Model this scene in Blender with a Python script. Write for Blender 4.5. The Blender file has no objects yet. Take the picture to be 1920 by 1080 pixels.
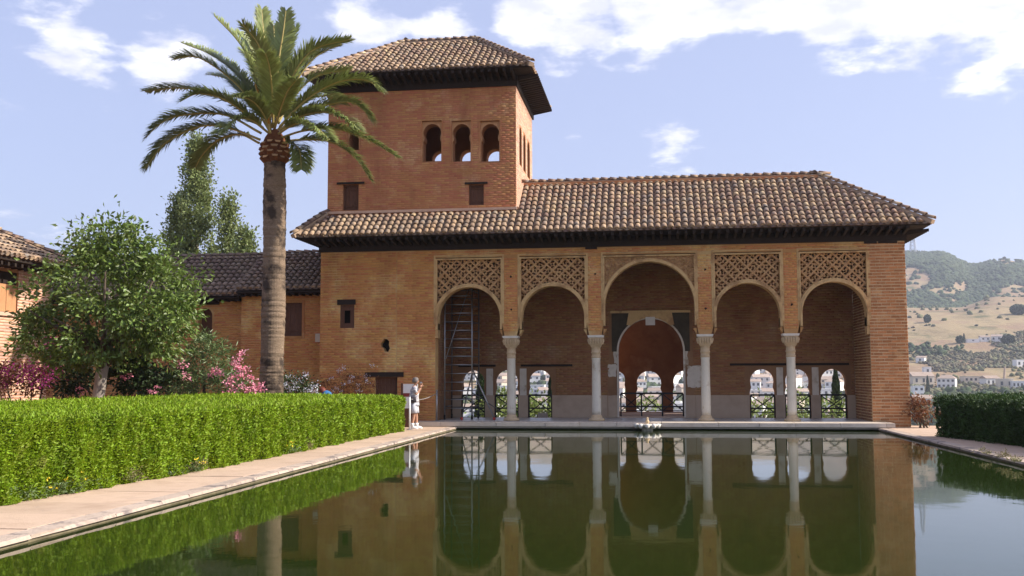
import bpy, bmesh, math, random
import numpy as np
from mathutils import Vector, Matrix
from mathutils.geometry import tessellate_polygon

random.seed(7); rng = np.random.default_rng(11)
PI = math.pi
scene = bpy.context.scene
COL = scene.collection

# ------------------------------------------------------------------ camera
F_PX = 1940.0
YAW, PITCH, ROLL = [math.radians(a) for a in (-7.906, 4.90, -0.189)]
CAM = Vector((0, 0, 1.65))
_fw = Vector((math.sin(YAW) * math.cos(PITCH), math.cos(YAW) * math.cos(PITCH), math.sin(PITCH)))
_rt0 = Vector((math.cos(YAW), -math.sin(YAW), 0)); _up0 = _rt0.cross(_fw)
_rt = math.cos(ROLL) * _rt0 + math.sin(ROLL) * _up0
_up = -math.sin(ROLL) * _rt0 + math.cos(ROLL) * _up0
cam_data = bpy.data.cameras.new('camera'); cam = bpy.data.objects.new('camera', cam_data); COL.objects.link(cam)
cam_data.sensor_width = 36.0; cam_data.lens = F_PX / 1920 * 36
cam_data.clip_start = 0.1; cam_data.clip_end = 12000
cam.matrix_world = Matrix(((_rt.x, _up.x, -_fw.x, CAM.x), (_rt.y, _up.y, -_fw.y, CAM.y), (_rt.z, _up.z, -_fw.z, CAM.z), (0, 0, 0, 1)))
scene.camera = cam

def ray(u, v): return _fw + _rt * ((u - 960) / F_PX) - _up * ((v - 540) / F_PX)
def at_y(u, v, Y):
    d = ray(u, v); return CAM + d * (Y / d.y)

# ------------------------------------------------------------------ light
SUN_EL, SUN_A = math.radians(35), math.radians(-1.5)       # low morning sun from the right, almost along the facade
sun_dir = Vector((math.cos(SUN_EL) * math.cos(SUN_A), -math.cos(SUN_EL) * math.sin(SUN_A), math.sin(SUN_EL)))
sl = bpy.data.lights.new('sun', 'SUN'); sl.energy = 5.0; sl.angle = math.radians(0.5); sl.color = (1.0, 0.93, 0.82)
so = bpy.data.objects.new('sun', sl); COL.objects.link(so)
so.rotation_euler = (-sun_dir).to_track_quat('-Z', 'Y').to_euler(); so.location = (30, 0, 40)

world = bpy.data.worlds.new('World'); scene.world = world; world.use_nodes = True
def build_world():
    nt = world.node_tree; N = nt.nodes; L = nt.links
    N.clear()
    out = N.new('ShaderNodeOutputWorld'); bg = N.new('ShaderNodeBackground'); bg.inputs['Strength'].default_value = 0.085
    sky = N.new('ShaderNodeTexSky'); sky.sky_type = 'NISHITA'; sky.sun_disc = False
    sky.sun_elevation = SUN_EL; sky.sun_rotation = math.radians(90) + SUN_A
    sky.air_density = 1.0; sky.dust_density = 2.2; sky.ozone_density = 1.3; sky.altitude = 700
    tc = N.new('ShaderNodeTexCoord'); sep = N.new('ShaderNodeSeparateXYZ'); L.new(tc.outputs['Generated'], sep.inputs[0])
    def mth(op, a, b=None, c=None, clamp=False):
        n = N.new('ShaderNodeMath'); n.operation = op; n.use_clamp = clamp
        for i, x in enumerate((a, b, c)):
            if x is None: continue
            if isinstance(x, (int, float)): n.inputs[i].default_value = x
            else: L.new(x, n.inputs[i])
        return n.outputs[0]
    zz = mth('MAXIMUM', mth('ADD', sep.outputs[2], 0.16), 0.05)
    cx = mth('DIVIDE', sep.outputs[0], zz); cy = mth('DIVIDE', sep.outputs[1], zz)
    comb = N.new('ShaderNodeCombineXYZ'); L.new(cx, comb.inputs[0]); L.new(cy, comb.inputs[1])
    def noise(scale, detail, rough, off, dist=0.0):
        mp = N.new('ShaderNodeMapping'); mp.inputs['Location'].default_value = off; L.new(comb.outputs[0], mp.inputs['Vector'])
        n = N.new('ShaderNodeTexNoise'); n.inputs['Scale'].default_value = scale; n.inputs['Detail'].default_value = detail
        n.inputs['Roughness'].default_value = rough; n.inputs['Distortion'].default_value = dist
        L.new(mp.outputs[0], n.inputs['Vector']); return n.outputs['Fac']
    big = noise(4.6, 9, 0.60, (3.1, 1.7, 0.0), 0.1)
    # cloud banks: clusters of cumulus at these bearings (unit directions), the rest is open sky
    banks = CLOUDS
    acc = None
    for (d, width, amp) in banks:
        dp = N.new('ShaderNodeVectorMath'); dp.operation = 'DISTANCE'; L.new(tc.outputs['Generated'], dp.inputs[0]); dp.inputs[1].default_value = d
        q = mth('DIVIDE', dp.outputs['Value'], width)
        g = mth('MULTIPLY', mth('POWER', 2.71828, mth('MULTIPLY', mth('MULTIPLY', q, q), -1.0)), amp)
        acc = g if acc is None else mth('MAXIMUM', acc, g)
    # overhead the bank goes on
    el = mth('MULTIPLY', mth('SUBTRACT', sep.outputs[2], 0.42), 1.2, clamp=True)
    acc = mth('MAXIMUM', acc, mth('MULTIPLY', el, 0.55))
    cov = mth('ADD', mth('MULTIPLY', mth('SUBTRACT', big, 0.5), 1.7), mth('SUBTRACT', acc, 0.36))
    ramp = N.new('ShaderNodeMapRange'); ramp.interpolation_type = 'SMOOTHSTEP'
    ramp.inputs['From Min'].default_value = -0.05; ramp.inputs['From Max'].default_value = 0.24
    L.new(cov, ramp.inputs['Value'])
    fine = noise(9.0, 5, 0.6, (0.3, 5.2, 0.0))
    dens = mth('MULTIPLY', ramp.outputs[0], mth('ADD', mth('MULTIPLY', fine, 0.35), 0.74), clamp=True)
    mix = N.new('ShaderNodeMix'); mix.data_type = 'RGBA'
    pale = N.new('ShaderNodeMix'); pale.data_type = 'RGBA'; pale.inputs[0].default_value = SKY_PALE[0]
    pale.inputs[7].default_value = SKY_PALE[1]
    L.new(sky.outputs[0], pale.inputs[6])
    L.new(dens, mix.inputs[0]); L.new(pale.outputs[2], mix.inputs[6])
    cm = N.new('ShaderNodeMix'); cm.data_type = 'RGBA'; sh = noise(6.0, 6, .6, (7.7, 2.2, 0.0)); mr = N.new('ShaderNodeMapRange'); mr.inputs['From Min'].default_value = .38; mr.inputs['From Max'].default_value = .6; L.new(sh, mr.inputs['Value'])
    L.new(mr.outputs[0], cm.inputs[0]); cm.inputs[6].default_value = (6.7, 6.8, 8.0, 1); cm.inputs[7].default_value = CLOUD_COL; L.new(cm.outputs[2], mix.inputs[7])
    L.new(mix.outputs[2], bg.inputs['Color']); L.new(bg.outputs[0], out.inputs['Surface'])
def _dir(u, v): 
    d = ray(u, v).normalized(); return (d.x, d.y, d.z)
CLOUDS = [(_dir(1090, 40), .060, .66), (_dir(980, 30), .045, .56), (_dir(1200, 10), .060, .64), (_dir(1330, -10), .065, .62), (_dir(1450, 10), .055, .66), (_dir(1560, 10), .065, .70), (_dir(1700, 10), .070, .74), (_dir(1850, 0), .075, .76), (_dir(1980, -10), .08, .76), (_dir(2200, -20), .10, .7),
          (_dir(120, 90), .050, .52), (_dir(60, 40), .05, .46), (_dir(310, 110), .042, .60), (_dir(690, 55), .045, .50), (_dir(840, 30), .040, .56), (_dir(180, 140), .028, .46), (_dir(-150, 60), .08, .55),
          (_dir(1080, 235), .020, .36), (_dir(1250, 285), .030, .37), (_dir(1290, 320), .020, .34), (_dir(70, 445), .05, .36)]
SKY_PALE = (0.50, (5.4, 5.9, 9.0, 1)); CLOUD_COL = (9.6, 9.5, 10.2, 1)
build_world()

scene.view_settings.view_transform = 'Standard'; scene.view_settings.look = 'None'
scene.view_settings.exposure = 0.75; scene.view_settings.gamma = 1.0; scene.view_settings.use_curve_mapping = False
scene.render.engine = 'CYCLES'
scene.render.resolution_x = 1024; scene.render.resolution_y = 576

# ------------------------------------------------------------------ materials
MATS = {}
def rgb(c): return (c[0], c[1], c[2], 1)
def pbr(name, cols, scale=1.5, detail=6, rough=0.9, bump=0.0, bscale=40, island=0.0, obj=0.0, stretch=(1, 1, 1), metallic=0.0,
        spec=0.3, translucent=0.0, stops=None, patch=None, streak=None):
    """cols along a noise ramp in world metres; island/obj = brightness spread per piece; patch=(colour, scale, lo, hi) wear patches"""
    m = bpy.data.materials.new(name); m.use_nodes = True; nt = m.node_tree; N = nt.nodes; L = nt.links
    bs = N['Principled BSDF']; out = N['Material Output']
    bs.inputs['Roughness'].default_value = rough; bs.inputs['Metallic'].default_value = metallic
    bs.inputs['Specular IOR Level'].default_value = spec
    geo = N.new('ShaderNodeNewGeometry'); mp = N.new('ShaderNodeMapping'); mp.inputs['Scale'].default_value = stretch
    L.new(geo.outputs['Position'], mp.inputs['Vector'])
    nz = N.new('ShaderNodeTexNoise'); nz.inputs['Scale'].default_value = scale; nz.inputs['Detail'].default_value = detail; nz.inputs['Roughness'].default_value = 0.6
    L.new(mp.outputs[0], nz.inputs['Vector'])
    rp = N.new('ShaderNodeValToRGB'); L.new(nz.outputs['Fac'], rp.inputs[0])
    els = rp.color_ramp.elements
    n = len(cols); pos = stops or [0.30 + 0.40 * i / max(1, n - 1) for i in range(n)]
    els[0].position = pos[0]; els[0].color = rgb(cols[0]); els[1].position = pos[-1]; els[1].color = rgb(cols[-1])
    for i in range(1, n - 1):
        e = els.new(pos[i]); e.color = rgb(cols[i])
    col = rp.outputs[0]
    if patch:
        n2 = N.new('ShaderNodeTexNoise'); n2.inputs['Scale'].default_value = patch[1]; n2.inputs['Detail'].default_value = 7; n2.inputs['Roughness'].default_value = 0.65
        L.new(geo.outputs['Position'], n2.inputs['Vector'])
        mr = N.new('ShaderNodeMapRange'); mr.inputs['From Min'].default_value = patch[2]; mr.inputs['From Max'].default_value = patch[3]
        L.new(n2.outputs['Fac'], mr.inputs['Value'])
        mx = N.new('ShaderNodeMix'); mx.data_type = 'RGBA'; L.new(mr.outputs[0], mx.inputs[0]); L.new(col, mx.inputs[6]); mx.inputs[7].default_value = rgb(patch[0])
        col = mx.outputs[2]
    if streak:
        m3 = N.new('ShaderNodeMapping'); m3.inputs['Scale'].default_value = (1, 1, .22); L.new(geo.outputs['Position'], m3.inputs['Vector'])
        n3 = N.new('ShaderNodeTexNoise'); n3.inputs['Scale'].default_value = streak[1]; n3.inputs['Detail'].default_value = 8; n3.inputs['Roughness'].default_value = 0.65; L.new(m3.outputs[0], n3.inputs['Vector'])
        mr3 = N.new('ShaderNodeMapRange'); mr3.inputs['From Min'].default_value = streak[2]; mr3.inputs['From Max'].default_value = streak[3]; mr3.inputs['To Max'].default_value = .75; L.new(n3.outputs['Fac'], mr3.inputs['Value'])
        mx3 = N.new('ShaderNodeMix'); mx3.data_type = 'RGBA'; L.new(mr3.outputs[0], mx3.inputs[0]); L.new(col, mx3.inputs[6]); mx3.inputs[7].default_value = rgb(streak[0]); col = mx3.outputs[2]
    if island or obj:
        add = N.new('ShaderNodeMath'); add.operation = 'ADD'
        oi = N.new('ShaderNodeObjectInfo')
        a = N.new('ShaderNodeMath'); a.operation = 'MULTIPLY_ADD'; L.new(geo.outputs['Random Per Island'], a.inputs[0]); a.inputs[1].default_value = 2 * island; a.inputs[2].default_value = 1 - island
        b = N.new('ShaderNodeMath'); b.operation = 'MULTIPLY_ADD'; L.new(oi.outputs['Random'], b.inputs[0]); b.inputs[1].default_value = 2 * obj; b.inputs[2].default_value = 1 - obj
        mu = N.new('ShaderNodeMath'); mu.operation = 'MULTIPLY'; L.new(a.outputs[0], mu.inputs[0]); L.new(b.outputs[0], mu.inputs[1])
        hv = N.new('ShaderNodeHueSaturation'); L.new(col, hv.inputs['Color']); L.new(mu.outputs[0], hv.inputs['Value'])
        hs = N.new('ShaderNodeMath'); hs.operation = 'MULTIPLY_ADD'; L.new(geo.outputs['Random Per Island'], hs.inputs[0]); hs.inputs[1].default_value = 0.03 * (1 if island else 0); hs.inputs[2].default_value = 0.5 - 0.015 * (1 if island else 0)
        L.new(hs.outputs[0], hv.inputs['Hue'])
        col = hv.outputs[0]
    L.new(col, bs.inputs['Base Color'])
    if bump:
        nb = N.new('ShaderNodeTexNoise'); nb.inputs['Scale'].default_value = bscale; nb.inputs['Detail'].default_value = 5; nb.inputs['Roughness'].default_value = 0.65
        L.new(mp.outputs[0], nb.inputs['Vector'])
        bp = N.new('ShaderNodeBump'); bp.inputs['Strength'].default_value = bump; bp.inputs['Distance'].default_value = 0.03
        L.new(nb.outputs['Fac'], bp.inputs['Height']); L.new(bp.outputs[0], bs.inputs['Normal'])
    if translucent:
        tr = N.new('ShaderNodeBsdfTranslucent'); ms = N.new('ShaderNodeMixShader'); ms.inputs[0].default_value = translucent
        L.new(col, tr.inputs['Color']); L.new(bs.outputs[0], ms.inputs[1]); L.new(tr.outputs[0], ms.inputs[2]); L.new(ms.outputs[0], out.inputs['Surface'])
    MATS[name] = m
    return m

pbr('brick_ochre', [(.44, .182, .060), (.56, .256, .088), (.50, .214, .072), (.61, .305, .112)], scale=0.9, island=.07, obj=.05, bump=.35, bscale=25, patch=((.66, .40, .15), .6, .52, .64), streak=((.30, .135, .045), 1.1, .54, .70))
pbr('brick_red', [(.37, .15, .066), (.46, .20, .09), (.41, .17, .074), (.51, .25, .12)], scale=.7, island=.055, obj=.05, bump=.35, bscale=25, patch=((.54, .31, .16), 1.1, .54, .68), streak=((.26, .105, .05), 1.0, .54, .70))
pbr('brick_pier', [(.34, .13, .05), (.46, .20, .08), (.39, .16, .062), (.52, .28, .12)], scale=1.6, island=.1, obj=.22, bump=.5, bscale=30)
pbr('mortar_ochre', [(.38, .185, .066), (.48, .26, .10), (.42, .215, .08)], scale=1.2, bump=.4, bscale=30, patch=((.56, .38, .17), .6, .50, .62))
pbr('mortar_pier', [(.46, .29, .15), (.60, .42, .24), (.52, .34, .18)], scale=2.0, bump=.4, bscale=30)
pbr('mortar_red', [(.32, .14, .062), (.42, .20, .095)], scale=1.2, bump=.4, bscale=30)
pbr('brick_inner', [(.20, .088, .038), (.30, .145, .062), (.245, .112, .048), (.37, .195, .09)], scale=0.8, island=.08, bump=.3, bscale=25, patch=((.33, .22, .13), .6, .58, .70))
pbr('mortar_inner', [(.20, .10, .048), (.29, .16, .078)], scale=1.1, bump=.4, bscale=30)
pbr('brick_sunlit', [(.54, .32, .225), (.63, .40, .29), (.58, .36, .25)], scale=1.0, island=.08, bump=.3, bscale=25)  # brick colour lightened to carry the sunlight on walls facing right
pbr('plaster_trim', [(.50, .32, .14), (.60, .40, .185), (.54, .35, .155)], scale=2.5, bump=.4, bscale=35, patch=((.38, .22, .10), 2.2, .50, .64), streak=((.30, .17, .08), 2.2, .52, .68))
pbr('stucco_carved', [(.40, .215, .095), (.52, .305, .14), (.45, .25, .11)], scale=5, island=.14, bump=.5, bscale=60)
pbr('plaster_pale', [(.50, .43, .34), (.60, .53, .43), (.54, .46, .36)], scale=2.0, bump=.25, bscale=25, patch=((.36, .27, .18), 1.6, .54, .64))
pbr('dado_plaster', [(.35, .255, .175), (.43, .32, .225), (.39, .285, .195)], scale=1.2, bump=.2, bscale=25)
pbr('slate_dark', [(.042, .034, .022), (.08, .062, .04)], scale=3, bump=.2)
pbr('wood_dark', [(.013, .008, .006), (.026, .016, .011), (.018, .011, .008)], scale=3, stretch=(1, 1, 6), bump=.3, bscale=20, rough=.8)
pbr('wood_brown', [(.085, .038, .022), (.13, .06, .035), (.10, .046, .028)], scale=3, stretch=(6, 6, 1), bump=.3, bscale=20, rough=.75)
pbr('wood_orange', [(.40, .19, .085), (.50, .25, .12), (.44, .21, .10)], scale=3, stretch=(6, 6, 1), bump=.3, bscale=20, rough=.75)
pbr('roof_tile', [(.28, .175, .11), (.42, .29, .185), (.24, .165, .12), (.37, .24, .145), (.47, .34, .225)], scale=1.7, detail=8, island=.19, obj=.19, bump=.3, bscale=30, patch=((.24, .20, .17), 2.3, .52, .66))
pbr('roof_tile_shaded', [(.17, .115, .085), (.25, .175, .13), (.20, .14, .10), (.32, .20, .13)], scale=1.9, detail=8, island=.25, obj=.2, bump=.3, bscale=30)  # tile colour darkened for the tower's shadow over the wing roof
pbr('roof_bed', [(.20, .13, .09), (.28, .19, .13)], scale=2, bump=.3)
pbr('roof_mortar', [(.34, .235, .155), (.44, .32, .22)], scale=3, bump=.4)
pbr('fillet_pink', [(.56, .36, .25), (.62, .42, .30)], scale=3, bump=.3)
pbr('marble', [(.54, .48, .385), (.66, .60, .49), (.60, .54, .435)], scale=3, stretch=(1, 1, .4), rough=.5, bump=.12, bscale=40, patch=((.46, .36, .24), 4, .57, .70))
pbr('capital_stone', [(.46, .33, .19), (.56, .42, .26), (.50, .36, .21)], scale=6, bump=.6, bscale=40)
pbr('abacus_stone', [(.66, .61, .54), (.74, .69, .61)], scale=6, bump=.3, bscale=40)
pbr('floor_marble', [(.36, .32, .28), (.46, .42, .37), (.40, .36, .31)], scale=2.0, rough=.35, bump=.08, bscale=25, obj=.08)
pbr('step_stone', [(.42, .35, .28), (.54, .46, .38), (.48, .40, .32)], scale=3, rough=.7, bump=.25, bscale=30, obj=.1)
pbr('paving', [(.43, .30, .21), (.52, .375, .27), (.47, .335, .24)], scale=1.6, bump=.35, bscale=30, obj=.07, patch=((.40, .29, .22), 2.0, .58, .70))
pbr('rim_stone', [(.34, .26, .205), (.46, .36, .285), (.40, .31, .24)], scale=3, detail=9, bump=.6, bscale=22, obj=.08, patch=((.19, .155, .14), 2.2, .52, .62))
pbr('pool_wall', [(.12, .10, .06), (.22, .18, .11)], scale=4, bump=.4)
pbr('soil', [(.13, .08, .05), (.20, .13, .085)], scale=3, bump=.6, bscale=12)
pbr('gravel', [(.42, .32, .24), (.52, .41, .31)], scale=4, bump=.5, bscale=40)
pbr('iron_black', [(.012, .012, .013), (.022, .020, .020)], scale=8, rough=.55, metallic=.3)
pbr('aluminium', [(.32, .32, .32), (.42, .42, .42)], scale=6, rough=.38, metallic=.85)
pbr('scaffold_dark', [(.10, .10, .10), (.16, .15, .14)], scale=6, rough=.5, metallic=.6)
pbr('red_plastic', [(.45, .05, .04), (.5, .07, .05)], scale=6, rough=.5)
pbr('paint_white', [(.72, .71, .69), (.80, .79, .77)], scale=6, rough=.5)
pbr('rope_grey', [(.24, .22, .20), (.30, .28, .26)], scale=20, rough=.8)
pbr('sign_red', [(.20, .035, .03), (.26, .05, .04)], scale=6, rough=.6)
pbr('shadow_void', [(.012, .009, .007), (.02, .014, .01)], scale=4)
pbr('house_white', [(.74, .72, .68), (.82, .80, .77)], scale=.25, obj=.12, rough=.9)
pbr('house_cream', [(.56, .47, .36), (.66, .57, .45)], scale=.25, obj=.12, rough=.9)
pbr('house_roof', [(.33, .245, .19), (.44, .34, .27)], scale=.5, obj=.2, rough=.9)
pbr('house_window', [(.05, .05, .055), (.09, .085, .085)], scale=1, rough=.3)
pbr('steel_lattice', [(.50, .52, .56), (.62, .62, .65)], scale=1, rough=.5, metallic=.4)
pbr('palm_bark', [(.13, .085, .055), (.26, .185, .125), (.19, .13, .085), (.34, .255, .18)], scale=5, stretch=(1, 1, 3.2), detail=9, bump=.9, bscale=22, patch=((.055, .038, .028), 1.3, .50, .60))
pbr('palm_stub', [(.13, .045, .022), (.22, .085, .035)], scale=9, bump=.5, island=.25, obj=.25)
pbr('palm_cut', [(.52, .32, .16), (.64, .44, .24)], scale=9, bump=.4, obj=.25)
pbr('palm_rachis', [(.34, .26, .08), (.42, .34, .13)], scale=5, rough=.5)
pbr('palm_leaf', [(.16, .195, .055), (.25, .285, .09), (.20, .24, .07)], scale=1.5, rough=.45, spec=.5, island=.22, obj=.18, translucent=.22)
pbr('palm_orange', [(.55, .24, .03), (.66, .34, .06)], scale=4, island=.15, rough=.7)
pbr('bark_grey', [(.24, .20, .165), (.36, .31, .26)], scale=6, stretch=(1, 1, .4), bump=.6)
pbr('bark_dark', [(.07, .05, .035), (.12, .09, .065)], scale=6, stretch=(1, 1, .4), bump=.6)
pbr('leaf_tree', [(.095, .145, .024), (.15, .21, .04), (.115, .17, .03), (.19, .24, .06)], scale=1.2, rough=.45, spec=.5, island=.35, translucent=.28)
pbr('leaf_poplar', [(.16, .20, .065), (.22, .26, .095)], scale=.8, rough=.5, spec=.4, island=.3, translucent=.3)
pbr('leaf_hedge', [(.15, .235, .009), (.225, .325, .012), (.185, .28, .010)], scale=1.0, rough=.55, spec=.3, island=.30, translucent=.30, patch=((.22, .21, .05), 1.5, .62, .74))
pbr('leaf_hedge_shaded', [(.028, .055, .011), (.055, .10, .018)], scale=1.0, rough=.55, spec=.3, island=.30, translucent=.18)  # hedge green darkened to carry the shade on its pool side
pbr('hedge_core', [(.018, .035, .006), (.03, .055, .009)], scale=6, rough=.9)
pbr('leaf_oleander', [(.095, .145, .045), (.15, .205, .07)], scale=1.2, rough=.45, spec=.5, island=.3, translucent=.2)
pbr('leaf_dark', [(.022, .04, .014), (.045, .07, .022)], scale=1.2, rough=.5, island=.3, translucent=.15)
pbr('leaf_valley', [(.15, .20, .045), (.24, .29, .085)], scale=.6, rough=.5, island=.3, translucent=.25)
pbr('leaf_red', [(.13, .045, .025), (.22, .09, .04), (.10, .08, .03)], scale=3, rough=.6, island=.3, translucent=.2)
pbr('leaf_dry', [(.20, .17, .08), (.30, .25, .12), (.12, .15, .05)], scale=3, rough=.7, island=.3, translucent=.2)
pbr('petal_pink', [(.72, .17, .28), (.86, .46, .54)], scale=5, rough=.6, island=.25, translucent=.3)
pbr('petal_magenta', [(.50, .045, .30), (.66, .12, .42)], scale=5, rough=.6, island=.25, translucent=.3)
pbr('petal_white', [(.58, .58, .70), (.74, .74, .80)], scale=5, rough=.6, island=.15, translucent=.2)
pbr('petal_yellow', [(.75, .55, .03), (.85, .68, .06)], scale=5, rough=.6, translucent=.3)
pbr('skin', [(.42, .22, .14), (.48, .26, .17)], scale=8, rough=.55)
pbr('hair_grey', [(.10, .085, .075), (.24, .21, .19)], scale=30, rough=.7)
pbr('hair_red', [(.12, .025, .018), (.20, .05, .03)], scale=30, rough=.6)
pbr('cloth_print', [(.60, .57, .54), (.66, .63, .60), (.20, .19, .24), (.64, .61, .57)], scale=14, rough=.9)
pbr('cloth_pale', [(.46, .46, .50), (.55, .55, .58)], scale=6, rough=.9, bump=.2)
pbr('cloth_blue', [(.035, .14, .33), (.05, .19, .42)], scale=6, rough=.9)
pbr('bag_dark', [(.03, .025, .03), (.06, .05, .06)], scale=9, rough=.7)
pbr('camera_silver', [(.25, .25, .26), (.34, .34, .35)], scale=9, rough=.35, metallic=.6)

def water_material():
    m = bpy.data.materials.new('pool_water'); m.use_nodes = True; nt = m.node_tree; N = nt.nodes; L = nt.links
    bs = N['Principled BSDF']; bs.inputs['Base Color'].default_value = (.016, .027, .0045, 1)
    bs.inputs['Roughness'].default_value = .035; bs.inputs['IOR'].default_value = 1.33
    geo = N.new('ShaderNodeNewGeometry'); 
    def nz(scale, st, detail):
        mp = N.new('ShaderNodeMapping'); mp.inputs['Scale'].default_value = st; L.new(geo.outputs['Position'], mp.inputs['Vector'])
        n = N.new('ShaderNodeTexNoise'); n.inputs['Scale'].default_value = scale; n.inputs['Detail'].default_value = detail; L.new(mp.outputs[0], n.inputs['Vector']); return n.outputs['Fac']
    a = nz(1.1, (1, .8, 1), 3); b = nz(6, (1, .7, 1), 2); area = nz(.22, (1, 1, 1), 2)
    ml = N.new('ShaderNodeMath'); ml.operation = 'MULTIPLY_ADD'; L.new(b, ml.inputs[0]); ml.inputs[1].default_value = .12; L.new(a, ml.inputs[2])
    mr = N.new('ShaderNodeMapRange'); mr.inputs['From Min'].default_value = .45; mr.inputs['From Max'].default_value = .65; mr.inputs['To Min'].default_value = .016; mr.inputs['To Max'].default_value = .045
    L.new(area, mr.inputs['Value'])
    bp = N.new('ShaderNodeBump'); L.new(mr.outputs[0], bp.inputs['Strength']); bp.inputs['Distance'].default_value = .09; L.new(ml.outputs[0], bp.inputs['Height'])
    L.new(bp.outputs[0], bs.inputs['Normal']); MATS['pool_water'] = m
water_material()

def terrain_material():
    m = bpy.data.materials.new('dry_hillside'); m.use_nodes = True; nt = m.node_tree; N = nt.nodes; L = nt.links
    bs = N['Principled BSDF']; bs.inputs['Roughness'].default_value = .95; bs.inputs['Specular IOR Level'].default_value = .1
    geo = N.new('ShaderNodeNewGeometry')
    def nz(scale, detail):
        n = N.new('ShaderNodeTexNoise'); n.inputs['Scale'].default_value = scale; n.inputs['Detail'].default_value = detail; n.inputs['Roughness'].default_value = .62; L.new(geo.outputs['Position'], n.inputs['Vector']); return n.outputs['Fac']
    rp = N.new('ShaderNodeValToRGB'); L.new(nz(.012, 10), rp.inputs[0]); e = rp.color_ramp.elements
    e[0].position = .32; e[0].color = (.20, .15, .085, 1); e[1].position = .68; e[1].color = (.40, .31, .185, 1)
    k = e.new(.46); k.color = (.33, .25, .14, 1); k = e.new(.56); k.color = (.27, .18, .115, 1)
    mr = N.new('ShaderNodeMapRange'); mr.inputs['From Min'].default_value = .55; mr.inputs['From Max'].default_value = .66; L.new(nz(.03, 8), mr.inputs['Value'])
    mx = N.new('ShaderNodeMix'); mx.data_type = 'RGBA'; L.new(mr.outputs[0], mx.inputs[0]); L.new(rp.outputs[0], mx.inputs[6]); mx.inputs[7].default_value = (.12, .12, .055, 1)
    L.new(mx.outputs[2], bs.inputs['Base Color'])
    bp = N.new('ShaderNodeBump'); bp.inputs['Strength'].default_value = .6; bp.inputs['Distance'].default_value = 2.0; L.new(nz(.2, 6), bp.inputs['Height']); L.new(bp.outputs[0], bs.inputs['Normal'])
    MATS['dry_hillside'] = m
terrain_material()
pbr('scrub_green', [(.032, .048, .020), (.052, .072, .028), (.042, .06, .024)], scale=.02, island=.18, rough=.9)
pbr('scrub_mixed', [(.07, .075, .04), (.14, .115, .07), (.09, .095, .05), (.17, .12, .075)], scale=.03, island=.4, rough=.9)
pbr('scrub_olive', [(.08, .09, .04), (.13, .13, .06), (.10, .085, .05)], scale=.02, island=.3, rough=.9)

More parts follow.
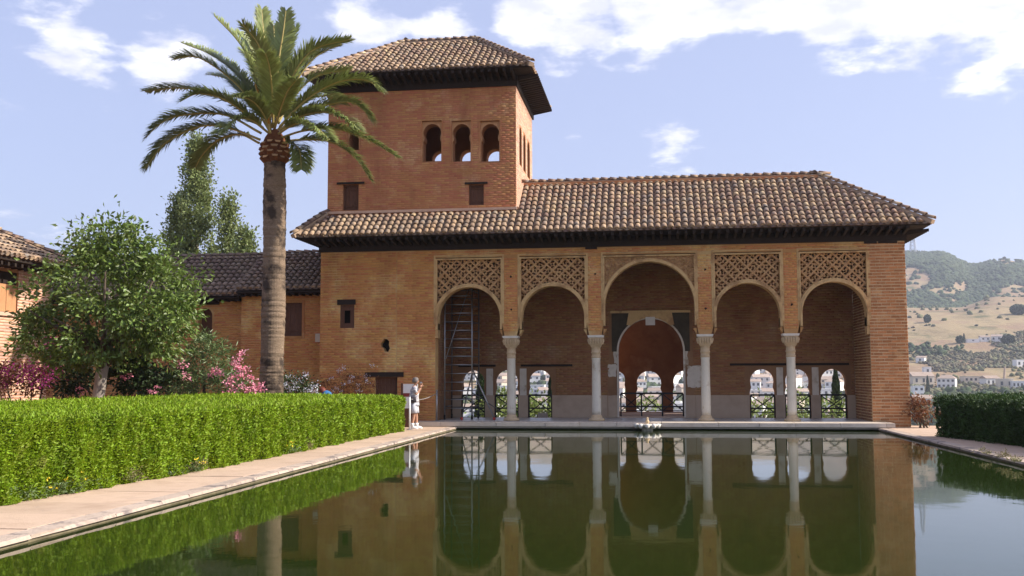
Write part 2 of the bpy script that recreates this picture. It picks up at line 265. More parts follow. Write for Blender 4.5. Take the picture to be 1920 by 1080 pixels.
# ------------------------------------------------------------------ mesh helpers
def T3(f): return Matrix.Translation(f)
class MB:
    def __init__(s): s.v = []; s.f = []
    def add(s, vs, fs):
        o = len(s.v); s.v.extend([tuple(x) for x in vs]); s.f.extend([tuple(i + o for i in f) for f in fs]); return s
    def box(s, x0, x1, y0, y1, z0, z1):
        return s.add([(x0, y0, z0), (x1, y0, z0), (x1, y1, z0), (x0, y1, z0), (x0, y0, z1), (x1, y0, z1), (x1, y1, z1), (x0, y1, z1)],
                     [(0, 3, 2, 1), (4, 5, 6, 7), (0, 1, 5, 4), (1, 2, 6, 5), (2, 3, 7, 6), (3, 0, 4, 7)])
    def hexa(s, b, t):   # bottom 4 pts, top 4 pts (ccw seen from above)
        return s.add(list(b) + list(t), [(0, 3, 2, 1), (4, 5, 6, 7), (0, 1, 5, 4), (1, 2, 6, 5), (2, 3, 7, 6), (3, 0, 4, 7)])
    def bar(s, a, b, w, h=None, up=(0, 0, 1)):
        a = Vector(a); b = Vector(b); d = (b - a).normalized(); h = h or w
        u = Vector(up)
        if abs(d.dot(u)) > .95: u = Vector((0, 1, 0))
        r = d.cross(u).normalized(); q = r.cross(d).normalized(); r *= w / 2; q *= h / 2
        return s.hexa([a - r - q, a + r - q, b + r - q, b - r - q], [a - r + q, a + r + q, b + r + q, b - r + q])
    def tube(s, pts, rads, n=8, cap=True):
        pts = [Vector(p) for p in pts]; base = len(s.v)
        if isinstance(rads, (int, float)): rads = [rads] * len(pts)
        ref = None
        for i, p in enumerate(pts):
            d = (pts[min(i + 1, len(pts) - 1)] - pts[max(i - 1, 0)]).normalized()
            if ref is None:
                ref = Vector((1, 0, 0)) if abs(d.x) < .9 else Vector((0, 1, 0))
            r = (ref - d * ref.dot(d)).normalized(); ref = r; q = d.cross(r)
            for k in range(n):
                t = 2 * PI * k / n; s.v.append(tuple(p + (r * math.cos(t) + q * math.sin(t)) * rads[i]))
        for i in range(len(pts) - 1):
            for k in range(n):
                a = base + i * n + k; b = base + i * n + (k + 1) % n; s.f.append((a, b, b + n, a + n))
        if cap:
            s.f.append(tuple(base + k for k in range(n))[::-1]); s.f.append(tuple(base + (len(pts) - 1) * n + k for k in range(n)))
        return s
    def lathe(s, prof, c=(0, 0, 0), n=20, lobe=0, lamp=0.0):
        base = len(s.v)
        for (r, z) in prof:
            for k in range(n):
                t = 2 * PI * k / n; rr = r * (1 + lamp * math.cos(lobe * t)) if lobe else r
                s.v.append((c[0] + rr * math.cos(t), c[1] + rr * math.sin(t), c[2] + z))
        m = len(prof)
        for i in range(m - 1):
            for k in range(n):
                a = base + i * n + k; b = base + i * n + (k + 1) % n; s.f.append((a, b, b + n, a + n))
        s.f.append(tuple(base + k for k in range(n))[::-1]); s.f.append(tuple(base + (m - 1) * n + k for k in range(n)))
        return s
    def loft(s, rings, n=14, cap=True):   # rings: (cx,cy,cz,rx,ry)
        base = len(s.v)
        for (cx, cy, cz, rx, ry) in rings:
            for k in range(n):
                t = 2 * PI * k / n; s.v.append((cx + rx * math.cos(t), cy + ry * math.sin(t), cz))
        m = len(rings)
        for i in range(m - 1):
            for k in range(n):
                a = base + i * n + k; b = base + i * n + (k + 1) % n; s.f.append((a, b, b + n, a + n))
        if cap:
            s.f.append(tuple(base + k for k in range(n))[::-1]); s.f.append(tuple(base + (m - 1) * n + k for k in range(n)))
        return s
    def plate(s, loops, P, y0, y1):
        """loops of 2D points (outer first, then holes); P maps (a,b,depth) to a point; extruded from depth y0 (front) to y1"""
        flat = [p for lp in loops for p in lp]
        tris = tessellate_polygon([[Vector((p[0], p[1], 0)) for p in lp] for lp in loops])
        o = len(s.v)
        s.v.extend([tuple(P(a, b, y0)) for a, b in flat]); k = len(flat)
        s.v.extend([tuple(P(a, b, y1)) for a, b in flat])
        for t in tris:
            s.f.append(tuple(o + i for i in t)); s.f.append(tuple(o + k + i for i in t[::-1]))
        st = 0
        for lp in loops:
            n = len(lp)
            for i in range(n):
                a = o + st + i; b = o + st + (i + 1) % n; s.f.append((a, b, b + k, a + k))
            st += n
        return s
    def build(s, name, mat, parent=None, smooth=False):
        me = bpy.data.meshes.new(name); me.from_pydata(s.v, [], s.f); me.validate()
        bm = bmesh.new(); bm.from_mesh(me); bmesh.ops.recalc_face_normals(bm, faces=bm.faces); bm.to_mesh(me); bm.free()
        return link(name, me, mat, parent, smooth)

def link(name, me, mat, parent=None, smooth=False):
    if mat: me.materials.append(MATS[mat])
    if smooth:
        me.polygons.foreach_set('use_smooth', [True] * len(me.polygons))
    o = bpy.data.objects.new(name, me); COL.objects.link(o)
    if parent: adopt(o, parent)
    return o
def adopt(o, parent):
    o.parent = parent
    if parent.type == 'EMPTY': o.matrix_parent_inverse = Matrix.Translation(parent.location).inverted()
def thing(name, label, cat, loc, group=None):
    o = bpy.data.objects.new(name, None); COL.objects.link(o); o.location = loc; o.empty_display_size = .3
    tag(o, label, cat, group); return o
def tag(o, label, cat, group=None, kind=None):
    if label: o['label'] = label
    if cat: o['category'] = cat
    if group: o['group'] = group
    if kind: o['kind'] = kind
    return o
def struct(o, label=None): 
    o['kind'] = 'structure'
    if label: o['label'] = label
    return o
def stuff(o): o['kind'] = 'stuff'; return o

def mesh_np(name, V, Fq, mat, parent=None, smooth=False):
    """V (n,3), Fq (m,k) with equal-sided faces"""
    V = np.asarray(V, np.float32); Fq = np.asarray(Fq, np.int32); m, k = Fq.shape
    me = bpy.data.meshes.new(name); me.vertices.add(len(V)); me.vertices.foreach_set('co', V.ravel())
    me.loops.add(m * k); me.loops.foreach_set('vertex_index', Fq.ravel())
    me.polygons.add(m); me.polygons.foreach_set('loop_start', np.arange(0, m * k, k, dtype=np.int32)); me.polygons.foreach_set('loop_total', np.full(m, k, np.int32))
    me.update(calc_edges=True); me.validate()
    return link(name, me, mat, parent, smooth)

def unit(a): return a / (np.linalg.norm(a, axis=1, keepdims=True) + 1e-9)
def leaf_cloud(name, C, D, L, W, mat, parent=None, fold=.25):
    """C centres (n,3), D growth directions (n,3): one folded leaf (two triangles) each; L, W scalars or arrays"""
    n = len(C); D = unit(D); R = unit(np.cross(D, rng.normal(size=(n, 3)))); Q = np.cross(R, D)
    L = np.broadcast_to(np.asarray(L, float), (n,))[:, None]; W = np.broadcast_to(np.asarray(W, float), (n,))[:, None]
    V = np.stack([C - D * L * .5, C + R * W * .5 - Q * W * fold, C + D * L * .5, C - R * W * .5 - Q * W * fold], 1).reshape(-1, 3)
    b = np.arange(n)[:, None] * 4
    Fq = np.concatenate([b + np.array([[0, 1, 2]]), b + np.array([[0, 2, 3]])], 1).reshape(-1, 3)
    return mesh_np(name, V, Fq, mat, parent)

# ------------------------------------------------------------------ bricks
def brick_rows(u0, u1, v0, v1, course, blen, joint, blocked=(), seed=0):
    """yields (ua, ub, va, vb) for running-bond bricks, cut at openings; blocked = functions v -> (a, b) or None"""
    r = random.Random(seed); k = 0; v = v0
    while v + course * .6 < v1:
        va = v + joint * .5; vb = min(v + course - joint * .5, v1)
        segs = [(u0, u1)]
        for fn in blocked:
            for vv in (va, vb):
                iv = fn(vv)
                if iv is None: continue
                ns = []
                for (a, b) in segs:
                    if iv[1] <= a or iv[0] >= b: ns.append((a, b)); continue
                    if iv[0] > a: ns.append((a, iv[0]))
                    if iv[1] < b: ns.append((iv[1], b))
                segs = ns
        start = u0 - (k % 2) * blen * .5 - r.random() * .06
        for (a, b) in segs:
            n0 = math.floor((a - start) / blen); u = start + n0 * blen
            while u < b:
                ua = max(u + joint * .16 + r.uniform(0, .004), a); ub = min(u + blen - joint * .16 - r.uniform(0, .004), b)
                if ub - ua > .05: yield (ua, ub, va + r.uniform(-.005, .005), vb + r.uniform(-.005, .005))
                u += blen
        v += course; k += 1
def brick_skin(name, P, u0, u1, v0, v1, mat, parent, course=.085, blen=.29, joint=.026, proud=.010, blocked=(), seed=0, drop=.0):
    r = random.Random(seed + 5); vs = []; fs = []
    for (ua, ub, va, vb) in brick_rows(u0, u1, v0, v1, course, blen, joint, blocked, seed):
        if r.random() < drop: continue
        p = proud + r.uniform(-.5, .5) * proud * 1.1; o = len(vs); t = [r.uniform(-.0006, .0006) for _ in range(4)]
        vs += [P(ua, va, 0), P(ub, va, 0), P(ub, vb, 0), P(ua, vb, 0), P(ua + .004, va + .004, -p + t[0]), P(ub - .004, va + .004, -p + t[1]), P(ub - .004, vb - .004, -p + t[2]), P(ua + .004, vb - .004, -p + t[3])]
        fs += [(o + 4, o + 5, o + 6, o + 7), (o, o + 1, o + 5, o + 4), (o + 1, o + 2, o + 6, o + 5), (o + 2, o + 3, o + 7, o + 6), (o + 3, o, o + 4, o + 7)]
    ob = mesh_np(name, [tuple(v) for v in vs], fs, mat, parent); stuff(ob)
    return ob
def rect_block(a0, a1, b0, b1): return lambda v: (a0, a1) if b0 <= v <= b1 else None
def poly_block(pts, grow=0.0):
    def fn(v):
        xs = []
        n = len(pts)
        for i in range(n):
            (x0, z0), (x1, z1) = pts[i], pts[(i + 1) % n]
            if (z0 <= v < z1) or (z1 <= v < z0): xs.append(x0 + (x1 - x0) * (v - z0) / (z1 - z0))
        return (min(xs) - grow, max(xs) + grow) if len(xs) > 1 else None
    return fn
def arch_pts(xc, half, z0, zs, R=None, n=16, horseshoe=0.0, point=0.0):
    """opening outline: jambs from z0 to spring height zs, then an arch of radius R (>= half gives a horseshoe bulge)"""
    R = R or half; pts = [(xc - half, z0), (xc + half, z0)]
    if R > half: pts.append((xc + half, zs - math.sqrt(R * R - half * half) - .0))
    a0 = -math.asin(min(1, math.sqrt(max(0, R * R - half * half)) / R)) if R > half else 0
    for i in range(n + 1):
        t = a0 + (PI - 2 * a0) * i / n
        x = xc + R * math.cos(t); z = zs + R * math.sin(t) + point * (1 - abs(math.cos(t))) ** 2
        pts.append((x, z))
    if R > half: pts.append((xc - half, zs - math.sqrt(R * R - half * half)))
    out = [pts[0]]
    for p in pts[1:]:
        if abs(p[0] - out[-1][0]) + abs(p[1] - out[-1][1]) > 1e-4: out.append(p)
    return out

# ------------------------------------------------------------------ roof tiles
def tile_arrays(L=.40, r0=.098, r1=.080, n=6, th=.016):
    V = []
    for (r, y, z) in ((r0, 0, .034), (r1, L, 0.0), (r0 - th, 0, .034)):
        for k in range(n + 1):
            t = PI * k / n; V.append((-r * math.cos(t), y, z + r * math.sin(t) * .92))
    F = []
    for k in range(n):
        F.append((k, k + 1, n + 1 + k + 1, n + 1 + k)); F.append((2 * n + 2 + k, 2 * n + 2 + k + 1, k + 1, k)); F.append((2 * n + 2 + k + 1, 2 * n + 2 + k, n + 1 + k, n + 1 + k + 1))
    return np.array(V), np.array(F)
TV, TF = tile_arrays()
TILE_ME = {}
def tile_mesh(mat):
    if mat not in TILE_ME:
        me = bpy.data.meshes.new('roof_tile'); me.from_pydata([tuple(v) for v in TV], [], [tuple(int(i) for i in f) for f in TF]); me.materials.append(MATS[mat])
        me.polygons.foreach_set('use_smooth', [True] * len(me.polygons)); TILE_ME[mat] = me
    return TILE_ME[mat]
def roof_slope(roof, o, u, v, width, vlim, mat='roof_tile', step=.225, expose=.30, piece=None, plug=True, skip=None):
    """covers and pans on one slope; piece(i,j) -> True makes that cover an object of its own"""
    o = Vector(o); u = Vector(u).normalized(); v = Vector(v).normalized(); n = u.cross(v).normalized()
    if n.z < 0: n = -n
    ncol = int(round(width / step)); st = width / ncol
    AV, AF, PV, PF = [], [], [], []; off = 0; poff = 0
    mb = MB()
    base = np.array([list(u), list(v), list(n)])
    for i in range(ncol):
        uc = (i + .5) * st; vm = vlim(uc)
        j = 0; wob = random.uniform(-.012, .012)
        while j * expose + .12 < vm:
            if skip and skip(uc, j * expose): j += 1; continue
            yaw = random.uniform(-.035, .035); du = random.uniform(-.010, .010) + wob; dz = random.uniform(-.004, .008); dv = random.uniform(-.02, .02) if j else random.uniform(-.03, .02)
            sc = min(1.0, (vm - j * expose) / .36)
            c, s = math.cos(yaw), math.sin(yaw)
            if piece and sc == 1.0 and piece(i, j):
                ux, vx = u * c + v * s, v * c - u * s
                p = o + u * (uc + du) + v * (j * expose + dv) + n * (.03 + dz)
                ob = bpy.data.objects.new('roof_tile', tile_mesh(mat)); COL.objects.link(ob); ob.parent = roof
                ob.matrix_basis = Matrix(((ux.x, vx.x, n.x, p.x), (ux.y, vx.y, n.y, p.y), (ux.z, vx.z, n.z, p.z), (0, 0, 0, 1)))
            else:
                W = TV.copy(); W[:, 1] *= sc
                X = W[:, 0] * c - W[:, 1] * s + uc + du; Y = W[:, 0] * s + W[:, 1] * c + j * expose + dv
                AV.append(np.stack([X, Y, W[:, 2] + .03 + dz], 1)); AF.append(TF + off); off += len(TV)
            j += 1
        if plug and vm > .2:
            p = o + u * uc + n * .03; vs = [p + u * (-.082 * math.cos(PI * k / 6)) + n * (.03 + .078 * math.sin(PI * k / 6)) + v * .012 for k in range(7)]
            mb.add(vs, [tuple(range(7))])
    for i in range(ncol + 1):   # pans between the covers
        uc = i * st; vm = min(vlim(max(.02, uc - st * .3)), vlim(min(width - .02, uc + st * .3))); j = 0
        while j * expose < vm - .02:
            v0 = j * expose - (.05 if j == 0 else 0); v1 = min((j + 1) * expose + .03, vm)
            W = []
            for (vv, zz) in ((v0, .028), (v1, .006)):
                for k in range(5):
                    t = PI * k / 4; W.append((uc - .095 * math.cos(t), vv, zz + .05 - .05 * math.sin(t)))
            PV.append(np.array(W)); PF.append(np.array([(k, k + 1, k + 6, k + 5) for k in range(4)]) + poff); poff += 10; j += 1
    O = np.array(list(o))
    if AV:
        stuff(mesh_np('cover_tiles', np.concatenate(AV) @ base + O, np.concatenate(AF), mat, roof, True))
    if PV:
        stuff(mesh_np('pan_tiles', np.concatenate(PV) @ base + O, np.concatenate(PF), mat, roof, True))
    if plug and mb.v: stuff(mb.build('tile_end_mortar', 'roof_mortar', roof))
def hip_tiles(roof, a, b, mat='roof_tile', lift=.10, every=.32):
    a = Vector(a); b = Vector(b); d = (b - a); n = int(d.length / every); d.normalize()
    side = d.cross(Vector((0, 0, 1))).normalized(); up = side.cross(d).normalized()
    V = []; F = []; off = 0
    base = np.array([list(side), list(d), list(up)])
    for k in range(n + 1):
        W = TV.copy() * np.array([1.12, 1, 1.15]); W[:, 0] += random.uniform(-.01, .01); W[:, 1] += k * every; W[:, 2] += lift + random.uniform(-.006, .008)
        V.append(W); F.append(TF + off); off += len(TV)
    stuff(mesh_np('hip_tiles', np.concatenate(V) @ base + np.array(list(a)), np.concatenate(F), mat, roof, True))
    mb = MB(); L = (b - a).length
    mb.bar(a + up * (lift * .3), b + up * (lift * .3), .20, lift * 1.3, up=up); mb.build('hip_mortar', 'roof_mortar', roof)

# ================================================================== SETTING
YF = 35.2                         # front plane of the portico
POOL = (-6.62, 6.90, 3.0, 34.08)  # x0, x1, y0, y1
WATER_Z = -0.085

# ---- terrain: garden plateau, the valley behind the palace, the opposite hillside
PROF_C = [(-400, -.6), (44, -.6), (52, -5), (110, -36), (250, -56), (400, -36), (500, -21), (700, -6), (900, 9), (1100, 38), (1250, 66), (1400, 70), (1900, 150), (2400, 150), (6000, 140)]
PROF_R = [(-400, -.6), (44, -.6), (52, -5), (110, -36), (250, -56), (400, -34), (500, -18), (650, -5), (750, 8), (850, 26), (950, 46), (1050, 62), (1180, 78), (1250, 80), (1340, 72), (1450, 98), (1650, 168), (1950, 224), (2400, 210), (6000, 160)]
def lerp_prof(p, y): return np.interp(y, [a for a, _ in p], [b for _, b in p])
def sstep(a, b, x): t = np.clip((x - a) / (b - a), 0, 1); return t * t * (3 - 2 * t)
_ph = rng.uniform(0, 6.28, 40); _dir = rng.normal(size=(40, 2))
def ground_noise(x, y):
    z = 0
    for i in range(12):
        f = .0035 * 1.55 ** i; z = z + np.sin((x * _dir[i, 0] + y * _dir[i, 1]) * f + _ph[i]) / (1.35 ** i)
    return z
def ground_z(x, y):
    x = np.asarray(x, float); y = np.asarray(y, float)
    t = x / np.maximum(y, 60.0)
    w = sstep(.10, .21, t)
    z = lerp_prof(PROF_C, y) * (1 - w) + lerp_prof(PROF_R, y) * w
    far = sstep(1350, 1700, y) * w
    z = z + far * (-22 * sstep(.262, .292, t) + 9 * np.exp(-((t - .318) / .014) ** 2) - 14 * sstep(.33, .37, t))
    crest = np.exp(-((y - 1190) / 130) ** 2) * w
    z = z + crest * (13 * sstep(.275, .315, t) - 5)
    amp = np.interp(y, [44, 90, 400, 900, 2000], [0, .6, 1.6, 3.0, 7.0])
    return z + ground_noise(x, y) * amp * .55
def build_ground():
    ys = np.concatenate([np.array([-400, -100, -30, 0, 20, 36, 42, 44, 47, 52, 60, 75, 90]), np.geomspace(110, 3100, 140)])
    ts = np.concatenate([np.linspace(-1.3, -.25, 22), np.linspace(-.24, .42, 170), np.linspace(.45, 1.3, 18)])
    V = []; 
    for y in ys:
        sp = max(y, 60.0)
        V.append(np.stack([ts * sp * (4 if y < 44 else 1 + 3 * (1 - min(1, (y - 44) / 120))), np.full(len(ts), y), np.zeros(len(ts))], 1))
    V = np.concatenate(V); V[:, 2] = ground_z(V[:, 0], V[:, 1])
    n = len(ts); i = np.arange(len(ys) - 1)[:, None] * n + np.arange(n - 1)[None, :]; i = i.ravel()
    Fq = np.stack([i, i + 1, i + n + 1, i + n], 1)
    return struct(mesh_np('ground', V, Fq, 'dry_hillside', None, True))
build_ground()

# ---- pool, paths, garden beds
mb = MB(); mb.add([(POOL[0] - .02, POOL[2], WATER_Z), (POOL[1] + .02, POOL[2], WATER_Z), (POOL[1] + .02, POOL[3] + .25, WATER_Z), (POOL[0] - .02, POOL[3] + .25, WATER_Z)], [(0, 1, 2, 3)])
struct(mb.build('pool_water', 'pool_water'))
mb = MB(); mb.box(POOL[0] - .35, POOL[0] + .0, 2, 34.3, -.55, -.046); mb.box(POOL[1], POOL[1] + .35, 2, 34.3, -.55, -.046); mb.box(POOL[0] + .002, POOL[1] - .002, 34.10, 34.4, -.55, -.04)
struct(mb.build('pool_wall', 'pool_wall'))
HF = [(3, -9.3), (8, -9.0), (12.8, -8.5), (18, -8.02), (25, -7.86), (31.4, -7.75)]     # foot of the left hedge (y, x)
def hedge_x(y): return float(np.interp(y, [a for a, _ in HF], [b for _, b in HF]))
HR = [(3, 10.2), (14, 9.6), (20, 8.95), (25.4, 8.36), (29.6, 7.5)]
def hedge_rx(y): return float(np.interp(y, [a for a, _ in HR], [b for _, b in HR]))
# left path: paving sheet pieces and rim stones
mb = MB(); mb.box(-12, POOL[0] - .24, 2.0, 36, -.55, -.03); pl = struct(mb.build('path_left', 'paving'))
y = 2.2; k = 0
while y < 34.0:
    ln = random.uniform(.95, 1.35); y1 = min(y + ln, 34.05)
    m2 = MB(); dz = random.uniform(-.004, .004)
    xa = hedge_x(min(y, 31.4)) - .25 if y < 31 else -11.0
    m2.hexa([(xa, y + .006, -.029), (POOL[0] - .245, y + .006, -.029), (POOL[0] - .245, y1 - .006, -.029), (xa, y1 - .006, -.029)],
            [(xa, y + .010, dz), (POOL[0] - .25, y + .010, dz), (POOL[0] - .25, y1 - .010, dz), (xa, y1 - .010, dz)])
    m2.build('paving_slab', 'paving', pl)
    y = y1
def rim(parent, x0, x1, seed):
    r = random.Random(seed); y = 2.2
    while y < 34.0:
        ln = r.uniform(.7, 1.3); y1 = min(y + ln, 34.07); m2 = MB(); j = [r.uniform(-.018, .018) for _ in range(6)]; dz = r.uniform(-.003, .004)
        m2.hexa([(x0, y + .002, -.045), (x1 + j[0] * .5, y + .002, -.045), (x1 + j[1] * .5, y1 - .002, -.045), (x0, y1 - .002, -.045)],
                [(x0, y + .004, .001 + dz), (x1 + j[2] - (.02 if x1 > x0 else -.02), y + .004, -.006 + dz + j[4] * .3), (x1 + j[3] - (.02 if x1 > x0 else -.02), y1 - .004, -.006 + dz + j[5] * .3), (x0, y1 - .004, .001 + dz)])
        m2.build('rim_stone', 'rim_stone', parent); y = y1
rim(pl, POOL[0] - .243, POOL[0] + .03, 3)
mb = MB(); mb.box(POOL[1] + .24, 30, 2.0, 36.5, -.55, -.03); pr = struct(mb.build('path_right', 'paving'))
y = 2.2
while y < 34.0:
    ln = random.uniform(.95, 1.35); y1 = min(y + ln, 34.05); m2 = MB(); dz = random.uniform(-.004, .004)
    xb = hedge_rx(min(y1, 29.6)) + .3 if y < 29.5 else 11.5
    m2.hexa([(POOL[1] + .245, y + .006, -.029), (xb, y + .006, -.029), (xb, y1 - .006, -.029), (POOL[1] + .245, y1 - .006, -.029)],
            [(POOL[1] + .25, y + .010, dz), (xb, y + .010, dz), (xb, y1 - .010, dz), (POOL[1] + .25, y1 - .010, dz)])
    m2.build('paving_slab', 'paving', pr); y = y1
rim(pr, POOL[1] + .243, POOL[1] - .03, 4)
mb = MB(); mb.box(-60, -12.0, 2.0, 43.5, -.6, -.035); struct(mb.build('garden_bed', 'soil'))
mb = MB(); mb.box(-30, 30, -12, 2.0, -.6, -.01); struct(mb.build('terrace', 'paving'))

# ================================================================== PALACE
pal = thing('palace', 'ochre brick palace with tower, arcaded portico and tiled roofs beyond the pool', 'palace', (-1.8, YF + 2, 0))
PF = lambda a, b, d: (a, YF + d, b)
XL, XR = -11.73, 8.13
WT = 6.06       # wall top
# ---- block under the tower, with its openings
def pxy(u, v, Y=YF):
    p = at_y(u, v, Y); return (p.x, p.z)
wx0, wz1 = pxy(638, 572); wx1, wz0 = pxy(664, 615)
dx0, dz1 = pxy(703, 707); dx1, _ = pxy(745, 707)
hole = [pxy(*q) for q in [(717, 640), (720, 635), (726, 636), (730, 640), (729, 647), (731, 653), (728, 660), (721, 659), (719, 653), (714, 650), (713, 645)]]
LB1 = -7.58
wl = MB(); wl.plate([[(XL, -.3), (LB1, -.3), (LB1, WT), (XL, WT)], [(wx0, wz0), (wx1, wz0), (wx1, wz1), (wx0, wz1)], [(dx0, -.1), (dx1, -.1), (dx1, dz1), (dx0, dz1)], hole], PF, 0, .42)
wl.box(XL, XL + .5, YF + .42, 40.6, -.3, WT); wl.box(LB1 - .5, LB1, YF + .42, 38.05, -.3, WT)
wall = wl.build('wall', 'mortar_ochre', pal)
bl = [rect_block(wx0, wx1, wz0, wz1), rect_block(dx0, dx1, -.1, dz1), poly_block(hole), rect_block(-8.98, -8.945, .9, 6.2)]
brick_skin('brickwork', PF, XL + .003, LB1 - .003, -.05, WT, 'brick_ochre', wall, .088, .29, .024, .007, bl, 1)
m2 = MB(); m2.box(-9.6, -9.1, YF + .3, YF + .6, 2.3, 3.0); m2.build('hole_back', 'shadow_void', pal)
# window with wooden frame and dark pane hole
def shutter_window(x0, x1, z0, z1, Y, parent, lintel=None, hole=None, name='window', mat='wood_brown', rec=.10):
    w = MB(); t = .055
    w.box(x0, x0 + t, Y + rec - .03, Y + rec + .05, z0, z1); w.box(x1 - t, x1, Y + rec - .03, Y + rec + .05, z0, z1)
    w.box(x0 + t, x1 - t, Y + rec - .03, Y + rec + .05, z1 - t, z1); w.box(x0 + t, x1 - t, Y + rec - .03, Y + rec + .05, z0, z0 + t)
    wo = w.build(name, mat, parent)
    sh = MB(); xs0, xs1, zs0, zs1 = x0 + t, x1 - t, z0 + t, z1 - t
    if hole:
        hx0, hx1, hz0, hz1 = hole
        sh.plate([[(xs0, zs0), (xs1, zs0), (xs1, zs1), (xs0, zs1)], [(hx0, hz0), (hx1, hz0), (hx1, hz1), (hx0, hz1)]], lambda a, b, d: (a, Y + d, b), rec, rec + .03)
        bk = MB(); bk.box(x0 - .05, x1 + .05, Y + .39, Y + .41, z0 - .05, z1 + .05); bk.build('room_shade_sheet', 'shadow_void', wo)  # near-black sheet stands in for the shade inside the window
        sh.build('shutter', mat, wo)
    else:
        n = max(2, int((xs1 - xs0) / .13)); 
        for i in range(n):
            a = xs0 + (xs1 - xs0) * i / n; b = xs0 + (xs1 - xs0) * (i + 1) / n
            q = MB(); q.box(a + .003, b - .003, Y + rec + random.uniform(0, .008), Y + rec + .035, zs0, zs1); q.build('plank', mat, wo)
        for zz in (zs0 + .12 * (zs1 - zs0), zs1 - .16 * (zs1 - zs0)):
            q = MB(); q.box(xs0 + .01, xs1 - .01, Y + rec - .022, Y + rec - .001, zz, zz + .05); q.build('batten', mat, wo)
    if lintel:
        l = MB(); l.box(lintel[0], lintel[1], Y - .05, Y + .25, lintel[2], lintel[3]); l.build('lintel', 'wood_dark', wo)
    return wo
hx0, hz1 = pxy(645, 582); hx1, hz0 = pxy(656, 606)
lx0, lz1 = pxy(633, 562); lx1, lz0 = pxy(667, 568)
shutter_window(wx0, wx1, wz0, wz1, YF, pal, (lx0, lx1, wz1 + .004, lz1), (hx0, hx1, hz0, hz1), rec=.05)
ex0, ez1 = pxy(685, 698); ex1, _ = pxy(757, 698)
d = shutter_window(dx0, dx1, .1, dz1, YF, pal, (ex0, ex1, dz1 + .004, ez1), None, 'door', 'wood_brown', .16)
m2 = MB(); m2.box(-8.973, -8.952, YF + .001, YF + .02, .95, 6.0); m2.build('wall_crack', 'wood_dark', pal)

# ---- right pier: every brick its own piece
PX0, PX1 = 6.95, XR
pm = MB(); pm.box(PX0, PX1, YF, 38.02, -.3, WT)
pier = pm.build('pier', 'mortar_pier', pal)
def brick_obj(parent, bme, p, sx, sy, sz):
    o = bpy.data.objects.new('brick', bme); COL.objects.link(o); o.parent = parent; o.location = p; o.scale = (sx, sy, sz); o.rotation_euler = (0, random.uniform(-.02, .02), random.uniform(-.01, .01)); return o
bm = bmesh.new(); bmesh.ops.create_cube(bm, size=1.0); bmesh.ops.bevel(bm, geom=bm.edges[:] , offset=.03, segments=1, affect='EDGES', profile=.5); BRICK = bpy.data.meshes.new('brick'); bm.to_mesh(BRICK); bm.free(); BRICK.materials.append(MATS['brick_pier'])
for (a, b, c, e) in brick_rows(PX0 + .004, PX1 + .004, -.02, WT - .01, .101, .285, .034, (), 9):
    pr_ = random.uniform(.004, .017)
    brick_obj(pier, BRICK, ((a + b) / 2, YF + .03 - pr_, (c + e) / 2), b - a, .06, e - c)
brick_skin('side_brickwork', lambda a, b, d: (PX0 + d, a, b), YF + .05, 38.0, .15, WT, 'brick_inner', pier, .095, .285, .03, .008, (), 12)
brick_skin('outer_brickwork', lambda a, b, d: (XR - d, a, b), YF + .005, 38.6, -.1, WT, 'brick_pier', pier, .101, .285, .034, .010, (), 13)

# ---- wall above the columns
COLX = [-4.95, -2.03, 1.63, 4.43]
BAYS = [(-7.58, -5.23, 'l'), (-4.63, -2.33, 'l'), (-1.76, 1.36, 'c'), (1.94, 4.17, 'l'), (4.74, 6.95, 'l')]
PT = 5.76       # panel top
CT = 3.05       # underside of the piers on the columns (top of abacus)
bm_ = MB(); bm_.box(LB1, PX0, YF, YF + .45, PT + .03, WT); band = bm_.build('wall_band', 'mortar_ochre', pal)
brick_skin('band_brickwork', PF, LB1 + .02, PX0 - .01, PT + .09, WT, 'brick_ochre', band, .085, .29, .024, .006, (), 21)
pier_edges = [(BAYS[i][1], BAYS[i + 1][0]) for i in range(4)]
for i, (a, b) in enumerate(pier_edges):
    p = MB(); xc = COLX[i]
    p.box(a, b, YF, YF + .45, 3.42, PT + .03)
    p.hexa([(xc - .21, YF + .005, CT), (xc + .21, YF + .005, CT), (xc + .21, YF + .44, CT), (xc - .21, YF + .44, CT)], [(a + .005, YF + .005, 3.42), (b - .005, YF + .005, 3.42), (b - .005, YF + .44, 3.42), (a + .005, YF + .44, 3.42)])
    for s_, xe in ((-1, a), (1, b)):    # stepped brackets carrying the arches
        for k in range(4):
            p.box(min(xe, xe + s_ * (.015 + .028 * k)), max(xe, xe + s_ * (.015 + .028 * k)), YF + .03, YF + .42, 3.06 + k * .05, 3.06 + k * .05 + .048)
    po = p.build('arcade_pier', 'mortar_ochre', pal)
    brick_skin('pier_brickwork', PF, a + .07, b - .07, 3.2, PT, 'brick_ochre', po, .085, .20, .022, .006, (), 30 + i)
    for zz in (5.15, 3.95):
        if random.random() < .9:
            h = MB(); h.tube([(xc + random.uniform(-.05, .08), YF - .012, zz + random.uniform(-.1, .1)), (xc, YF + .05, zz)], .035, 8); h.build('putlog_shade_plug', 'shadow_void', po)  # solid near-black plugs, painted as the shade inside putlog holes

